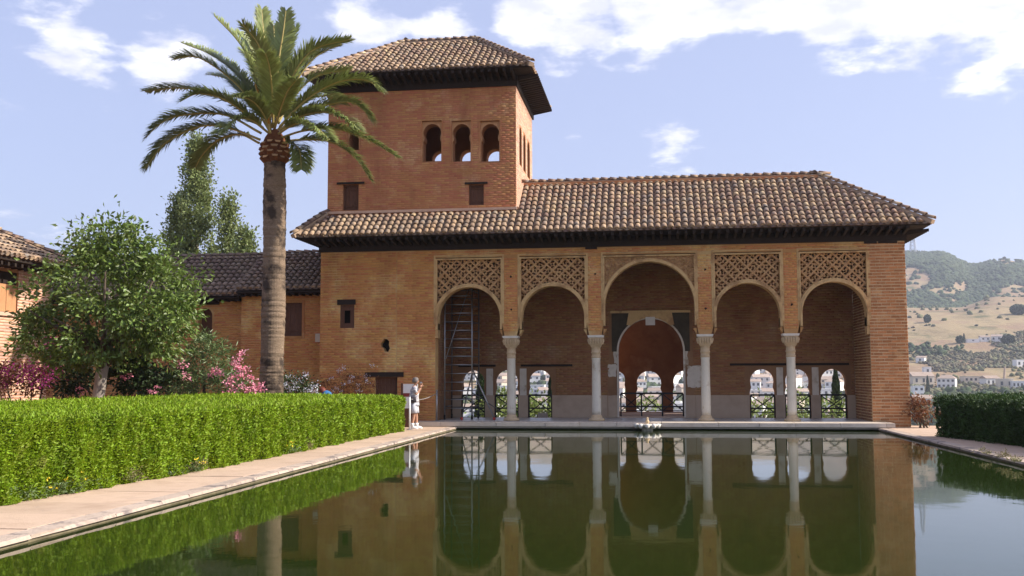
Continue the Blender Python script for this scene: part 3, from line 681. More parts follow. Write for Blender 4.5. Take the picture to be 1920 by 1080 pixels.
def ring_band(mb, inner, outer, y0, y1):
    n = len(inner); o = len(mb.v)
    for (p, q) in zip(inner, outer): mb.v += [(p[0], y0, p[1]), (q[0], y0, q[1]), (p[0], y1, p[1]), (q[0], y1, q[1])]
    for i in range(n - 1):
        a = o + 4 * i; b = a + 4
        mb.f += [(a, a + 1, b + 1, b), (a + 2, b + 2, b + 3, a + 3), (a, b, b + 2, a + 2), (a + 1, a + 3, b + 3, b + 1)]
    mb.f += [(o, o + 2, o + 3, o + 1)]; e = o + 4 * (n - 1); mb.f += [(e, e + 1, e + 3, e + 2)]
ARCH = {}
def lattice(x0, x1, z1, xc, zc, R, seed):
    """pierced sebka panel: diagonal net of ribs with leaf-shaped piercings"""
    c = .02; nx = int((x1 - x0) / c); nz = int((z1 - (zc - .15)) / c); cw = (x1 - x0) / nx
    X = x0 + (np.arange(nx) + .5) * cw; Z = z1 - (np.arange(nz) + .5) * c
    GX, GZ = np.meshgrid(X, Z, indexing='ij')
    inside = ((GX - xc) ** 2 + (GZ - zc) ** 2 > (R + .02) ** 2) & ((GZ > zc) | (abs(GX - xc) > R + .02))
    s = (x1 - x0) / 5.2 * .7071
    cx = (x0 + x1) / 2
    p = ((GX - cx) + (GZ - z1)) * .7071 / s; q = ((GX - cx) - (GZ - z1)) * .7071 / s
    fp = np.abs(p - np.round(p)); fq = np.abs(q - np.round(q))
    rib = (fp * s < .026) | (fq * s < .026)
    # piercings inside each lozenge
    ip = np.floor(p); iq = np.floor(q); lp = p - ip - .5; lq = q - iq - .5
    r = np.random.default_rng(seed); hsh = r.random((80, 80, 8))
    H = hsh[(ip.astype(int) + 40) % 80, (iq.astype(int) + 40) % 80]
    holes = np.zeros_like(rib)
    for k, (a, b, ra, rb) in enumerate([(-.24, .22, .21, .115), (.24, -.22, .21, .115), (.25, .24, .12, .18), (-.25, -.25, .12, .18), (.0, .0, .10, .14)]):
        th = (H[..., k] - .5) * 2.4 + .78; da = lp - a - (H[..., (4 + k) % 8] - .5) * .16; db = lq - b - (H[..., (7 - k) % 8] - .5) * .16
        aa = da * np.cos(th) + db * np.sin(th); bb = -da * np.sin(th) + db * np.cos(th)
        holes |= (aa / ra) ** 2 + (bb / rb) ** 2 < 1
    lev = np.where(rib, 2, np.where(holes, 0, 1)); lev[~inside] = -1
    yl = {2: YF + .085, 1: YF + .125, 0: YF + .24, -1: YF + .24}; YB = YF + .24
    vs = []; fs = []
    def quad(a, b, c_, d_): o = len(vs); vs.extend([a, b, c_, d_]); fs.append((o, o + 1, o + 2, o + 3))
    dep = np.vectorize(yl.get)(lev)
    for i in range(nx):
        xa = x0 + i * cw; xb = xa + cw
        for k in range(nz):
            L_ = lev[i, k]; zt = z1 - k * c; zb = zt - c; yy = dep[i, k]
            if L_ > 0: quad((xa, yy, zb), (xb, yy, zb), (xb, yy, zt), (xa, yy, zt))
            if i + 1 < nx and dep[i + 1, k] != yy and (L_ > 0 or lev[i + 1, k] > 0): quad((xb, yy, zb), (xb, dep[i + 1, k], zb), (xb, dep[i + 1, k], zt), (xb, yy, zt))
            if k + 1 < nz and dep[i, k + 1] != yy and (L_ > 0 or lev[i, k + 1] > 0): quad((xa, yy, zb), (xb, yy, zb), (xb, dep[i, k + 1], zb), (xa, dep[i, k + 1], zb))
    return vs, fs
for bi, (a, b, kind) in enumerate(BAYS):
    xc = (a + b) / 2; t = MB()
    if kind == 'l': R = (b - a) / 2 - .075; zc = 4.745 - R; band_w = .125; leg = 3.28
    else: R = (b - a) / 2 - .055; zc = 5.53 - R; band_w = .10; leg = 3.36
    inner = [(xc - R, leg)] + [(xc - R * math.cos(PI * k / 32), zc + R * math.sin(PI * k / 32)) for k in range(33)] + [(xc + R, leg)]
    def outp(p):
        if p[1] <= zc: return (xc + math.copysign(min(R + band_w, (b - a) / 2 - .004), p[0] - xc), p[1])
        dx, dz = p[0] - xc, p[1] - zc; L_ = math.hypot(dx, dz); q = (R + band_w) / L_; X = xc + dx * q
        return (min(max(X, a + .004), b - .004), zc + dz * q)
    ring_band(t, inner, [outp(p) for p in inner], YF - .045, YF + .43)
    if kind == 'l': ring_band(t, [(xc + (p[0] - xc) * 1.02, p[1]) for p in inner][1:-1], [((outp(p)[0] * .45 + p[0] * .55), outp(p)[1] * .45 + p[1] * .55) for p in inner][1:-1], YF - .062, YF - .04)
    ao = t.build('arch_moulding', 'plaster_trim', pal)
    fr = MB(); w = .052
    fr.box(a - .0, a + w, YF - .022, YF + .12, leg + .12, PT); fr.box(b - w, b, YF - .022, YF + .12, leg + .12, PT); fr.box(a + w, b - w, YF - .022, YF + .12, PT - w, PT)
    fr.box(a - .06, a - .001, YF - .012, YF - .001, leg + .2, PT + .07); fr.box(b + .001, b + .06, YF - .012, YF - .001, leg + .2, PT + .07); fr.box(a - .06, b + .06, YF - .012, YF - .001, PT + .071, PT + .115)
    fr.build('panel_frame', 'plaster_trim', pal)
    if kind == 'l':
        vs, fs = lattice(a + w, b - w, PT - w, xc, zc, R, 50 + bi)
        mesh_np('lattice_panel', vs, fs, 'stucco_carved', pal)
        fl = MB(); 
        for sx, xx in ((-1, a), (1, b)):   # little flanks below the lattice, beside the stilted arch
            x_in = xc + sx * R
            fl.box(min(xx, x_in), max(xx, x_in), YF + .10, YF + .42, leg, zc - .14)
        fl.build('arch_flank', 'plaster_trim', pal)
    else:
        s = MB(); arc = [(xc + (R + .01) * math.cos(PI * k / 32), zc + (R + .01) * math.sin(PI * k / 32)) for k in range(33)]
        poly = [(b - .005, leg), (b - .005, PT), (a + .005, PT), (a + .005, leg), (xc - R - .01, leg)] + arc[::-1] + [(xc + R + .01, leg)]
        s.plate([poly], PF, .06, .42); so_ = s.build('carved_spandrel', 'stucco_carved', pal)
        # carved foliage relief
        n = 5200; gx = rng.uniform(a + .06, b - .06, n); gz = rng.uniform(zc - .05, PT - .06, n)
        ok = ((gx - xc) ** 2 + (gz - zc) ** 2 > (R + band_w + .03) ** 2); gx, gz = gx[ok], gz[ok]
        C = np.stack([gx, np.full(len(gx), YF + .045), gz], 1); th = rng.uniform(0, 6.28, len(gx)); D = np.stack([np.cos(th), rng.normal(0, .15, len(gx)), np.sin(th)], 1)
        stuff(leaf_cloud('carved_leaves', C, D, rng.uniform(.04, .09, len(gx)), .035, 'stucco_carved', so_, .35))

# ---- columns
def column(xc):
    Y = YF + .21; c = MB(); c.lathe([(.152, .36), (.156, .5), (.150, 1.4), (.142, 2.22), (.150, 2.24), (.150, 2.27), (.142, 2.28)], (xc, Y, 0), 24)
    co = c.build('column', 'marble', pal, True)
    b = MB(); b.lathe([(.27, .15), (.28, .19), (.255, .235), (.20, .25), (.195, .29), (.175, .32), (.153, .36)], (xc, Y, 0), 24); b.build('column_base', 'capital_stone', co, True)
    n = MB(); n.lathe([(.145, 2.27), (.162, 2.30), (.162, 2.33), (.148, 2.345), (.150, 2.43), (.168, 2.45), (.168, 2.48), (.152, 2.495), (.150, 2.62), (.168, 2.66)], (xc, Y, 0), 20); n.build('necking', 'capital_stone', co, True)
    k = MB()
    def sq(h, z): return [(xc - h, Y - h, z), (xc + h, Y - h, z), (xc + h, Y + h, z), (xc - h, Y + h, z)]
    k.hexa(sq(.155, 2.64), sq(.205, 2.74)); k.hexa(sq(.205, 2.741), sq(.235, 2.97))
    for s in (-1, 1):
        for j in range(5):
            x = xc - .17 + .085 * j
            k.tube([(x, Y + s * .212, 2.75), (x, Y + s * .245, 2.86), (x, Y + s * .252, 2.93)], [.03, .036, .02], 6)
            k.tube([(xc + s * .212, Y - .17 + .085 * j, 2.75), (xc + s * .245, Y - .17 + .085 * j, 2.86), (xc + s * .252, Y - .17 + .085 * j, 2.93)], [.03, .036, .02], 6)
    k.build('capital', 'capital_stone', co)
    a = MB(); a.hexa(sq(.255, 2.972), sq(.275, CT - .004)); a.build('abacus', 'abacus_stone', co)
for x in COLX: column(x)
# engaged imposts at the end jambs
for x, s in ((LB1, 1), (PX0, -1)):
    m2 = MB(); m2.box(min(x, x + s * .08), max(x, x + s * .08), YF + .02, YF + .42, 3.0, 3.275); m2.build('impost', 'plaster_trim', pal)

# ---- floor and step
fm = MB(); fm.box(-8.4, 7.0, YF - .1, 38.02, -.3, .128); floor = fm.build('portico_floor', 'floor_marble', pal)
x = -7.55
for r_ in range(3):
    y0 = YF - .08 + r_ * .95; x = -7.55 - r_ * .3
    while x < 6.94:
        x1 = min(x + .95, 6.94); q = MB(); q.box(max(x, -7.55) + .004, x1 - .004, y0 + .004, y0 + .946, .1285, .150 + random.uniform(-.002, .002)); q.build('floor_slab', 'floor_marble', floor); x = x1
x = -8.45; st_ = MB(); st_.box(-8.4, 7.3, 34.10, YF - .11, -.3, .02); step = st_.build('front_step', 'step_stone', pal)
while x < 7.38:
    x1 = min(x + random.uniform(1.1, 1.9), 7.4)
    if not (x < -.72 and x1 > .1 and False):
        q = MB(); j = random.uniform(-.006, .006)
        q.hexa([(x + .004, 34.02 + j, .022), (x1 - .004, 34.02 + j, .022), (x1 - .004, YF - .09, .022), (x + .004, YF - .09, .022)], [(x + .008, 34.03 + j, .150 + j * .5), (x1 - .008, 34.03 + j, .150 + j * .5), (x1 - .008, YF - .09, .150), (x + .008, YF - .09, .150)])
        q.build('step_slab', 'step_stone', step)
    x = x1

# ---- back wall of the portico, windows and central doorway
YB = 38.02; PB = lambda a, b, d: (a, YB + d, b)
WIN = [(-7.20, -6.30), (-5.95, -5.05), (-4.70, -3.81), (3.30, 4.19), (4.52, 5.42), (5.75, 6.66)]
DOOR = (-1.36, .97)
def win_outline(a, b, top=1.89):
    h = (b - a) / 2; R = h * .955; xc = (a + b) / 2; zc = top - R
    pts = [(a, .15), (b, .15), (b, zc - .38), (b - .012, zc - .33), (xc + R * .93, zc - .22), (xc + R * .975, zc - .12)]
    pts += [(xc + R * math.cos(PI * k / 14), zc + R * math.sin(PI * k / 14) * (1.0)) for k in range(15)]
    pts += [(xc - R * .975, zc - .12), (xc - R * .93, zc - .22), (a + .012, zc - .33), (a, zc - .38)]
    return pts
dh = (DOOR[1] - DOOR[0]) / 2; dxc = (DOOR[0] + DOOR[1]) / 2
door_out = [(DOOR[0], .15), (DOOR[1], .15), (DOOR[1], 2.55)] + [(dxc + dh * math.cos(t), 2.55 + dh * 1.02 * math.sin(t)) for t in [PI * k / 20 for k in range(21)]][1:-1] + [(DOOR[0], 2.55)]
loops = [[(LB1 + .002, -.2), (PX0 - .002, -.2), (PX0 - .002, 6.3), (LB1 + .002, 6.3)]] + [win_outline(a, b) for a, b in WIN] + [door_out]
bw = MB(); bw.plate(loops, PB, 0, .40); back = bw.build('back_wall', 'mortar_inner', pal)
blk = [poly_block(win_outline(a, b), .10) for a, b in WIN] + [poly_block(door_out, .30), rect_block(DOOR[0] - .35, DOOR[1] + .35, .1, 3.95)] + [rect_block(WIN[0][0] - .2, WIN[2][1] + .15, .1, 1.99), rect_block(WIN[3][0] - .15, WIN[5][1] + .15, .1, 1.99)]
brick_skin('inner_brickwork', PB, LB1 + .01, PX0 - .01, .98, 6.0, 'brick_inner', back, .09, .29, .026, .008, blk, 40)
def dado(a, b): 
    m2 = MB(); m2.box(a, b, YB - .016, YB - .001, .152, .965); m2.build('dado', 'dado_plaster', back)
dado(LB1 + .01, WIN[0][0] - .002); dado(WIN[0][1], WIN[1][0]); dado(WIN[1][1], WIN[2][0]); dado(WIN[2][1] + .01, DOOR[0] - .42); dado(DOOR[1] + .42, WIN[3][0] - .01); dado(WIN[3][1], WIN[4][0]); dado(WIN[4][1], WIN[5][0]); dado(WIN[5][1] + .01, PX0 - .01)
for (a, b) in ((WIN[0][1], WIN[1][0]), (WIN[1][1], WIN[2][0]), (WIN[3][1], WIN[4][0]), (WIN[4][1], WIN[5][0])):
    m2 = MB(); m2.box(a + .05, b - .05, YB - .013, YB - .001, .967, 1.95); m2.build('plaster_panel', 'plaster_pale', back)
for a, b in WIN:
    # plaster arch surround
    out = win_outline(a, b); xc = (a + b) / 2; m2 = MB()
    m2.plate([[(a - .045, .97), (b + .045, .97), (b + .045, 1.985), (a - .045, 1.985)], [(min(max(p[0], a + .0), b), max(p[1], .9701)) if p[1] < .97 else p for p in out if p[1] > .97] ], PB, -.012, -.001) if False else None
for (a, b) in ((-4.95, -3.05), (2.62, 6.75), (-7.3, -5.9)):
    m2 = MB(); m2.box(a, b, YB - .05, YB + .1, 2.02, 2.10); m2.build('wood_lintel', 'wood_dark', back)
# doorway surround: carved lintel, slate spandrels, moulded arch, plaster patches
m2 = MB(); inn = [(dxc + dh * math.cos(PI - PI * k / 24), 2.55 + dh * 1.02 * math.sin(PI * k / 24)) for k in range(25)]; inn = [(DOOR[0], .16)] + inn + [(DOOR[1], .16)]
outr = [(dxc + (p[0] - dxc) * 1.055, 2.55 + (p[1] - 2.55) * 1.055 if p[1] > 2.55 else p[1]) for p in inn]
ring_band(m2, inn, outr, YB - .05, YB + .02); m2.build('door_arch_moulding', 'plaster_pale', pal)
m2 = MB(); zt = 3.95
for s in (-1, 1):
    e = dxc + s * (dh + .24); 
    arcp = [(dxc + s * (dh * 1.057) * math.cos(t), 2.55 + dh * 1.078 * math.sin(t)) for t in [PI / 2 * k / 10 for k in range(0, 7)]]
    poly = arcp + [(dxc + s * .62, zt), (e, zt), (e, 2.55)]
    m2 = MB(); m2.plate([poly], PB, -.02, -.002); m2.build('slate_spandrel', 'slate_dark', pal)

m2 = MB(); apex = 2.55 + dh * 1.06
poly = [(dxc - .78, zt), (dxc - .86, 3.52), (dxc - .70, 3.49), (dxc - .55, 3.62), (dxc - .30, 3.735), (dxc, 3.79), (dxc + .30, 3.735), (dxc + .55, 3.62), (dxc + .70, 3.49), (dxc + .86, 3.52), (dxc + .78, zt)]
m2.plate([poly], PB, -.085, -.022); m2.box(dxc - dh - .28, dxc + dh + .28, YB - .07, YB - .001, zt + .004, zt + .09); m2.build('carved_lintel', 'plaster_trim', pal)
m2 = MB(); m2.box(dxc - .17, dxc + .17, YB - .115, YB - .088, 3.50, 3.80)
for i in range(5):
    for j in range(5): m2.box(dxc - .15 + i * .062, dxc - .15 + i * .062 + .04, YB - .128, YB - .114, 3.52 + j * .055, 3.52 + j * .055 + .035)
m2.build('carved_plaque', 'abacus_stone', pal)
for (a, b, z0, z1, mt) in ((DOOR[0] - .42, DOOR[0] - .06, .97, 1.62, 'mortar_inner'), (DOOR[0] - .40, DOOR[0] - .09, 1.63, 2.10, 'plaster_pale'), (DOOR[1] + .14, DOOR[1] + .66, 1.25, 2.02, 'plaster_pale'), (DOOR[1] + .05, DOOR[1] + .16, 2.04, 2.9, 'plaster_pale'), (DOOR[0] - .17, DOOR[0] - .06, 2.12, 2.95, 'plaster_pale'), (DOOR[0] - .4, DOOR[0] - .055, .155, .966, 'dado_plaster'), (DOOR[1] + .055, DOOR[1] + .41, .155, .966, 'dado_plaster')):
    rj = random.Random(int(z0 * 100 + a * 10)); ed = []
    for (xa, za, xb, zb_) in ((a, z0, b, z0), (b, z0, b, z1), (b, z1, a, z1), (a, z1, a, z0)):
        for k in range(7):
            f = k / 7; jj = 0 if mt == 'dado_plaster' else .028; ed.append((xa + (xb - xa) * f + rj.uniform(-jj, jj), za + (zb_ - za) * f + rj.uniform(-jj, jj)))
    m2 = MB(); m2.plate([ed], PB, -.012, -.001); m2.build('plaster_patch', mt, back)
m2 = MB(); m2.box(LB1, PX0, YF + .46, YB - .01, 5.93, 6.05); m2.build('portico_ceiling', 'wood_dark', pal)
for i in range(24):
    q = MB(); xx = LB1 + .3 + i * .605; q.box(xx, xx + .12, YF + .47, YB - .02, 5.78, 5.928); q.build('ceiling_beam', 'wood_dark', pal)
m2 = MB(); m2.box(LB1, LB1 + .02, YF + .45, YB, .15, 5.9); m2.build('end_wall', 'mortar_inner', pal)
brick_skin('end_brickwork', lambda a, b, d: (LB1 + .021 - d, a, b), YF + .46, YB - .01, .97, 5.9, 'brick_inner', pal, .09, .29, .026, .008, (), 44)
# mirador room behind the doorway
MY0, MY1, MX0, MX1 = YB + .41, 42.4, -2.35, 1.95
PM = lambda a, b, d: (a, MY1 + d, b)
mw = []
for u0, u1 in ((1140, 1173), (1193, 1241), (1262, 1305)):
    a = at_y(u0, 740, MY1).x; b = at_y(u1, 740, MY1).x; mw.append((a, b))
def mir_outline(a, b): 
    p = win_outline(a, b, 1.86); return [(x, z if z > .2 else .22) for x, z in p]
r2 = MB(); r2.plate([[(MX0, -.3), (MX1, -.3), (MX1, 4.4), (MX0, 4.4)]] + [mir_outline(a, b) for a, b in mw], PM, 0, .35)

for sx_, xx_ in ((-1, MX0), (1, MX1)):
    r2.plate([[(MY0, -.3), (MY1 + .35, -.3), (MY1 + .35, 4.4), (MY0, 4.4)]] + [arch_pts(yc, .13 if sx_ > 0 else .4, .22, 1.45, n=12) for yc in (MY0 + 2.75,)], lambda a, b, d: (xx_ + sx_ * d, a, b), 0, .3)
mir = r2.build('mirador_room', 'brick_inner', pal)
r3 = MB(); r3.box(MX0 + .002, MX1 - .002, YB + .0, MY1 - .002, -.25, .20); r3.build('mirador_floor', 'paving', pal)
# ---- iron railings
def railing(x0, x1, Y, z0, zt, bays, name='railing'):
    r = MB(); r.box(x0, x1, Y - .022, Y + .022, zt - .065, zt); root = r.build(name, 'iron_black', pal)
    zm = z0 + (zt - z0) * .40; zl = z0 + .20
    q = MB(); q.box(x0, x1, Y - .016, Y + .016, zm - .026, zm + .026); q.box(x0, x1, Y - .016, Y + .016, zl - .014, zl + .014); q.build('cross_rail', 'iron_black', root)
    for i in range(bays + 1):
        xx = x0 + (x1 - x0) * i / bays; q = MB(); q.box(xx - .028, xx + .028, Y - .02, Y + .02, z0, zt - .046); q.build('post', 'iron_black', root)
    for i in range(bays):
        a = x0 + (x1 - x0) * i / bays; b = x0 + (x1 - x0) * (i + 1) / bays; q = MB()
        q.bar((a + .02, Y - .004, zt - .06), (b - .02, Y - .004, zl), .038, .012, (0, 1, 0)); q.bar((a + .02, Y + .012, zl), (b - .02, Y + .012, zt - .07), .038, .012, (0, 1, 0)); q.build('brace', 'iron_black', root)
for a, b in WIN: railing(a + .02, b - .02, YB + .12, .15, 1.0, 1)
railing(DOOR[0] + .05, DOOR[1] - .02, YB + .3, .20, 1.06, 3)

# ---- main roof
EX0, EX1, EY0, EY1, EZ = -12.40, 8.80, 34.40, 40.9, 6.50
RY, RZ, RX1 = 37.2, 8.60, 5.72
TX0, TX1, TY0, TY1 = -11.66, -4.79, 35.65, 40.42      # tower plan
SL = (RZ - EZ) / (RY - EY0)
tz = EZ + (TY0 - EY0) * SL
BYE = EY1; BSL = (RZ - EZ) / (BYE - RY)
rb = MB()
th = .05
A = lambda x, y, z: (x, y, z)
rb.add([A(EX0, EY0, EZ), A(EX1, EY0, EZ), A(RX1, RY, RZ), A(TX1, RY, RZ), A(TX1, TY0, tz), A(TX0, TY0, tz)], [(0, 1, 2, 3, 4, 5)])
rb.add([A(EX1, EY0, EZ), A(EX1, BYE, EZ), A(RX1, RY, RZ)], [(0, 1, 2)])
rb.add([A(EX1, BYE, EZ), A(TX1, BYE, EZ), A(TX1, RY, RZ), A(RX1, RY, RZ)], [(0, 1, 2, 3)])
rb.add([A(EX0, EY0, EZ), A(TX0, TY0, tz), A(TX0, BYE, tz), A(EX0, BYE, EZ)], [(0, 1, 2, 3)])
roof = rb.build('roof', 'roof_bed', pal)
s125 = math.sqrt(1 + SL * SL)
def vl_main(u):
    X = EX0 + u; yy = RY
    if X < TX1 - .02: yy = TY0 - .06
    if X < TX0: yy = min(yy, EY0 + (X - EX0) * (TY0 - EY0) / (TX0 - EX0))
    yy = min(yy, EY0 + (EX1 - X) * (RY - EY0) / (EX1 - RX1))
    return max(0, (yy - EY0) * s125 - .05)
roof_slope(roof, (EX0, EY0, EZ), (1, 0, 0), (0, 1, SL), EX1 - EX0, vl_main, piece=lambda i, j: j < 3 and i % 94 < 70 and (i < 70))
rs = (RZ - EZ) / (EX1 - RX1); sr = math.sqrt(1 + rs * rs)
def vl_right(u):
    Y = EY0 + u; return max(0, min((Y - EY0) / (RY - EY0), (BYE - Y) / (BYE - RY)) * (EX1 - RX1) * sr - .05)
roof_slope(roof, (EX1, EY0, EZ), (0, 1, 0), (-1, 0, rs), BYE - EY0, vl_right)
ls = (tz - EZ) / (TX0 - EX0); slf = math.sqrt(1 + ls * ls)
roof_slope(roof, (EX0, BYE, EZ), (0, -1, 0), (1, 0, ls), BYE - EY0, lambda u: max(0, min(1, (BYE - u - EY0) / (TY0 - EY0)) * (TX0 - EX0) * slf - .05))
hip_tiles(roof, (EX1 + .03, EY0 - .03, EZ + .02), (RX1, RY, RZ + .02)); hip_tiles(roof, (EX0 - .05, EY0 - .05, EZ + .02), (TX0, TY0 - .05, tz + .02), every=.30)
hip_tiles(roof, (TX1 + .02, RY, RZ + .03), (RX1 + .1, RY, RZ + .03)); hip_tiles(roof, (EX1, BYE, EZ), (RX1, RY, RZ))
m2 = MB(); m2.bar((TX0 + .0, TY0 - .03, tz + .10), (TX1 + .03, TY0 - .03, tz + .10), .13, .09); m2.bar((TX1 + .03, TY0, tz + .12), (TX1 + .03, RY, RZ + .13), .11, .10); m2.build('roof_flashing', 'fillet_pink', roof)
# mortar bed below the ridge
m2 = MB(); m2.bar((TX1 + .05, RY - .09, RZ + .03), (RX1, RY - .09, RZ + .03), .1, .12); m2.build('ridge_bed', 'brick_red', roof)
# eaves
def eaves(x0, x1, y0, y1, wx0, wx1, wy0, wy1, z_in, z_edge, z_wall, parent, sp=.27, back=True):
    e = MB()
    i = [(wx0 + .04, wy0 + .04, z_in), (wx1 - .04, wy0 + .04, z_in), (wx1 - .04, wy1 - .04, z_in), (wx0 + .04, wy1 - .04, z_in)]
    o = [(x0, y0, z_edge), (x1, y0, z_edge), (x1, y1, z_edge), (x0, y1, z_edge)]
    for k in range(4):
        n = (k + 1) % 4; b = [Vector(i[k]), Vector(i[n]), Vector(o[n]), Vector(o[k])]
        e.hexa([b[3], b[2], b[1], b[0]], [q + Vector((0, 0, .03)) for q in (b[3], b[2], b[1], b[0])])
    eo = e.build('eaves', 'wood_dark', parent)
    f = MB(); t = .06
    f.box(wx0 - t, wx1 + t, wy0 - t, wy0 - .002, z_wall, z_in); f.box(wx1 + .002, wx1 + t, wy0 - .002, wy1, z_wall, z_in); f.box(wx0 - t, wx0 - .002, wy0 - .002, wy1, z_wall, z_in)
    f.build('frieze_board', 'wood_dark', eo)
    rm = MB(); L_ = wy0 - y0 - .05; dz = (z_edge - z_in) / (wy0 - y0) * L_
    rm.hexa([(-.045, -L_, dz - .10), (.045, -L_, dz - .10), (.045, .0, -.16), (-.045, .0, -.16)], [(-.045, -L_, dz - .006), (.045, -L_, dz - .006), (.045, 0, -.006), (-.045, 0, -.006)])
    first = None
    xx = wx0 + .05
    def put(loc, rz):
        nonlocal first
        if first is None:
            first = rm.build('rafter', 'wood_dark', eo); ob = first
        else:
            ob = bpy.data.objects.new('rafter', first.data); COL.objects.link(ob); ob.parent = eo
        ob.location = loc; ob.rotation_euler = (0, 0, rz)
    n = int((wx1 - wx0 - .1) / sp)
    for k in range(n + 1): put((wx0 + .05 + (wx1 - wx0 - .1) * k / n, wy0 - t - .002, z_in), 0)
    n = int((wy1 - wy0 - .1) / sp)
    for k in range(n + 1): put((wx1 + t + .002, wy0 + .05 + (wy1 - wy0 - .1) * k / n, z_in), PI / 2)
    return eo
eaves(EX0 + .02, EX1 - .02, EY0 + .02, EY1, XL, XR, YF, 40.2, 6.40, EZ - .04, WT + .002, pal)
for (a, b) in ((-2.35, -1.95), (6.85, 7.25), (7.3, 7.9)):
    m2 = MB(); m2.box(a, b, YF - .045, YF - .001, WT - .075, WT - .004); m2.build('wood_wedge', 'wood_dark', pal)

# ---- tower
TWT = 11.93; TZB = 6.6
PTW = lambda a, b, d: (a, TY0 + d, b)
def pt(u, v): return pxy(u, v, TY0)
TW = []
for (u0, u1, v0, v1) in ((790, 829, 227, 302), (845.5, 884, 227, 302), (899, 938, 227, 302)):
    a, z1 = pt(u0, v0); b, z0 = pt(u1, v1); TW.append((a, b, z0, z1))
def tower_arch(a, b, z0, z1, ins=.05):
    xc = (a + b) / 2; h = (b - a) / 2 - ins; zs = z1 - .10 - h * 1.05
    return [(xc - h, z0), (xc + h, z0), (xc + h, zs - .30), (xc + h * .88, zs - .26), (xc + h * .86, zs - .14)] + [(xc + h * .99 * math.cos(PI * k / 16), zs + h * 1.05 * math.sin(PI * k / 16)) for k in range(17)] + [(xc - h * .86, zs - .14), (xc - h * .88, zs - .26), (xc - h, zs - .30)]
sa, sz1 = pt(643, 346); sb, sz0 = pt(672, 394); s2a, s2z1 = pt(879, 346); s2b, s2z0 = pt(907, 384)
la, lz1_ = pt(651, 229); lb, lz0_ = pt(674, 281)
smalls = [(sa, sb, sz0, sz1), (s2a, s2b, s2z0, s2z1)]
rects = [[(a, z0), (b, z0), (b, z1), (a, z1)] for a, b, z0, z1 in TW + smalls + [(la, lb, lz0_, lz1_)]]
tw = MB(); tw.plate([[(TX0, TZB), (TX1, TZB), (TX1, TWT + .4), (TX0, TWT + .4)]] + rects, PTW, 0, .10)
# inner leaf with the arched openings
tw.plate([[(TX0 + .002, TZB), (TX1 - .002, TZB), (TX1 - .002, TWT + .4), (TX0 + .002, TWT + .4)]] + [tower_arch(*w) for w in TW] + [[(a, z0), (b, z0), (b, z1), (a, z1)] for a, b, z0, z1 in smalls] + [tower_arch(la, lb, lz0_, lz1_, .05)], PTW, .102, .55)
# right side with three slender windows, left side, back with windows
PRW = lambda a, b, d: (TX1 - d, a, b)
RW = []
for (u0, u1, vt, vb) in ((973.7, 978.2, 240, 314), (981, 985.6, 252.5, 324), (988.5, 993.5, 264.5, 335)):
    def on_x(u, v):
        d = ray(u, v); p = CAM + d * (TX1 / d.x); return p
    p = on_x(u0, vt); q = on_x(u1, vb); RW.append((p.y, q.y, q.z + .12, p.z))
RWs = [(min(a, b), max(a, b), 9.32, 10.72) for a, b, _, _ in RW]
tw.plate([[(TY0 + .553, TZB), (TY1 - .5, TZB), (TY1 - .5, TWT + .4), (TY0 + .553, TWT + .4)]] + [arch_pts((a + b) / 2, (b - a) / 2, z0, z1 - (b - a) / 2, n=10) for a, b, z0, z1 in RWs], PRW, 0, .5)
tw.box(TX0, TX0 + .5, TY0 + .553, TY1 - .5, TZB, TWT + .4)
PBW = lambda a, b, d: (a, TY1 - d, b)
BKW = [(-8.75, -8.05), (-7.62, -6.92), (-6.55, -5.85), (-10.8, -10.1)]
bko = [arch_pts((a + b) / 2, (b - a) / 2, 9.33, 10.30, n=12) for a, b in BKW]
tw.plate([[(TX0, TZB), (TX1, TZB), (TX1, TWT + .4), (TX0, TWT + .4)]] + bko, PBW, 0, .498)
tower = tw.build('tower_wall', 'mortar_red', pal)
m2 = MB(); m2.box(TX0 + .5, TX1 - .5, TY0 + .55, TY1 - .5, 9.05, 9.20); m2.build('tower_floor', 'wood_dark', pal)
m2 = MB(); m2.box(TX0 + .1, TX1 - .1, TY0 + .1, TY1 - .1, 12.34, 12.42); m2.build('tower_ceiling', 'wood_dark', pal)
tb = [rect_block(a, b, z0, z1) for a, b, z0, z1 in TW + smalls + [(la, lb, lz0_, lz1_)]]
brick_skin('tower_brickwork', PTW, TX0 + .003, TX1 - .003, 7.3, TWT, 'brick_red', tower, .079, .29, .016, .0030, tb, 60)
brick_skin('tower_side_brickwork', PRW, TY0 + .02, TY1 - .003, 7.3, TWT, 'brick_sunlit', tower, .079, .29, .020, .007, [rect_block(a - .06, b + .06, z0, z1) for a, b, z0, z1 in RWs], 61)
for (a, b, z0, z1) in TW + [(la, lb, lz0_, lz1_)]:
    ins = .05
    o_ = tower_arch(a, b, z0, z1, ins); m2 = MB()
    top = [(a + .02, z0 + .02), (b - .02, z0 + .02), (b - .02, z1 - .02), (a + .02, z1 - .02)]
    m2.plate([top, [(x, max(z, z0 + .021)) for x, z in o_]], PTW, .075, .1015); m2.build('window_surround', 'stucco_carved', pal)
    m2 = MB(); t = .035
    m2.box(a - .03, a + .02, TY0 - .02, TY0 + .09, z0, z1); m2.box(b - .02, b + .03, TY0 - .02, TY0 + .09, z0, z1); m2.box(a - .03, b + .03, TY0 - .022, TY0 + .09, z1 + .002, z1 + .05); m2.build('window_frame', 'brick_red', pal)
for (a, b, z0, z1), le in zip(smalls, (.22, .14)):
    shutter_window(a, b, z0, z1, TY0, pal, (a - le, b + le, z1 + .003, z1 + .075), None, 'window', 'wood_brown', .14)
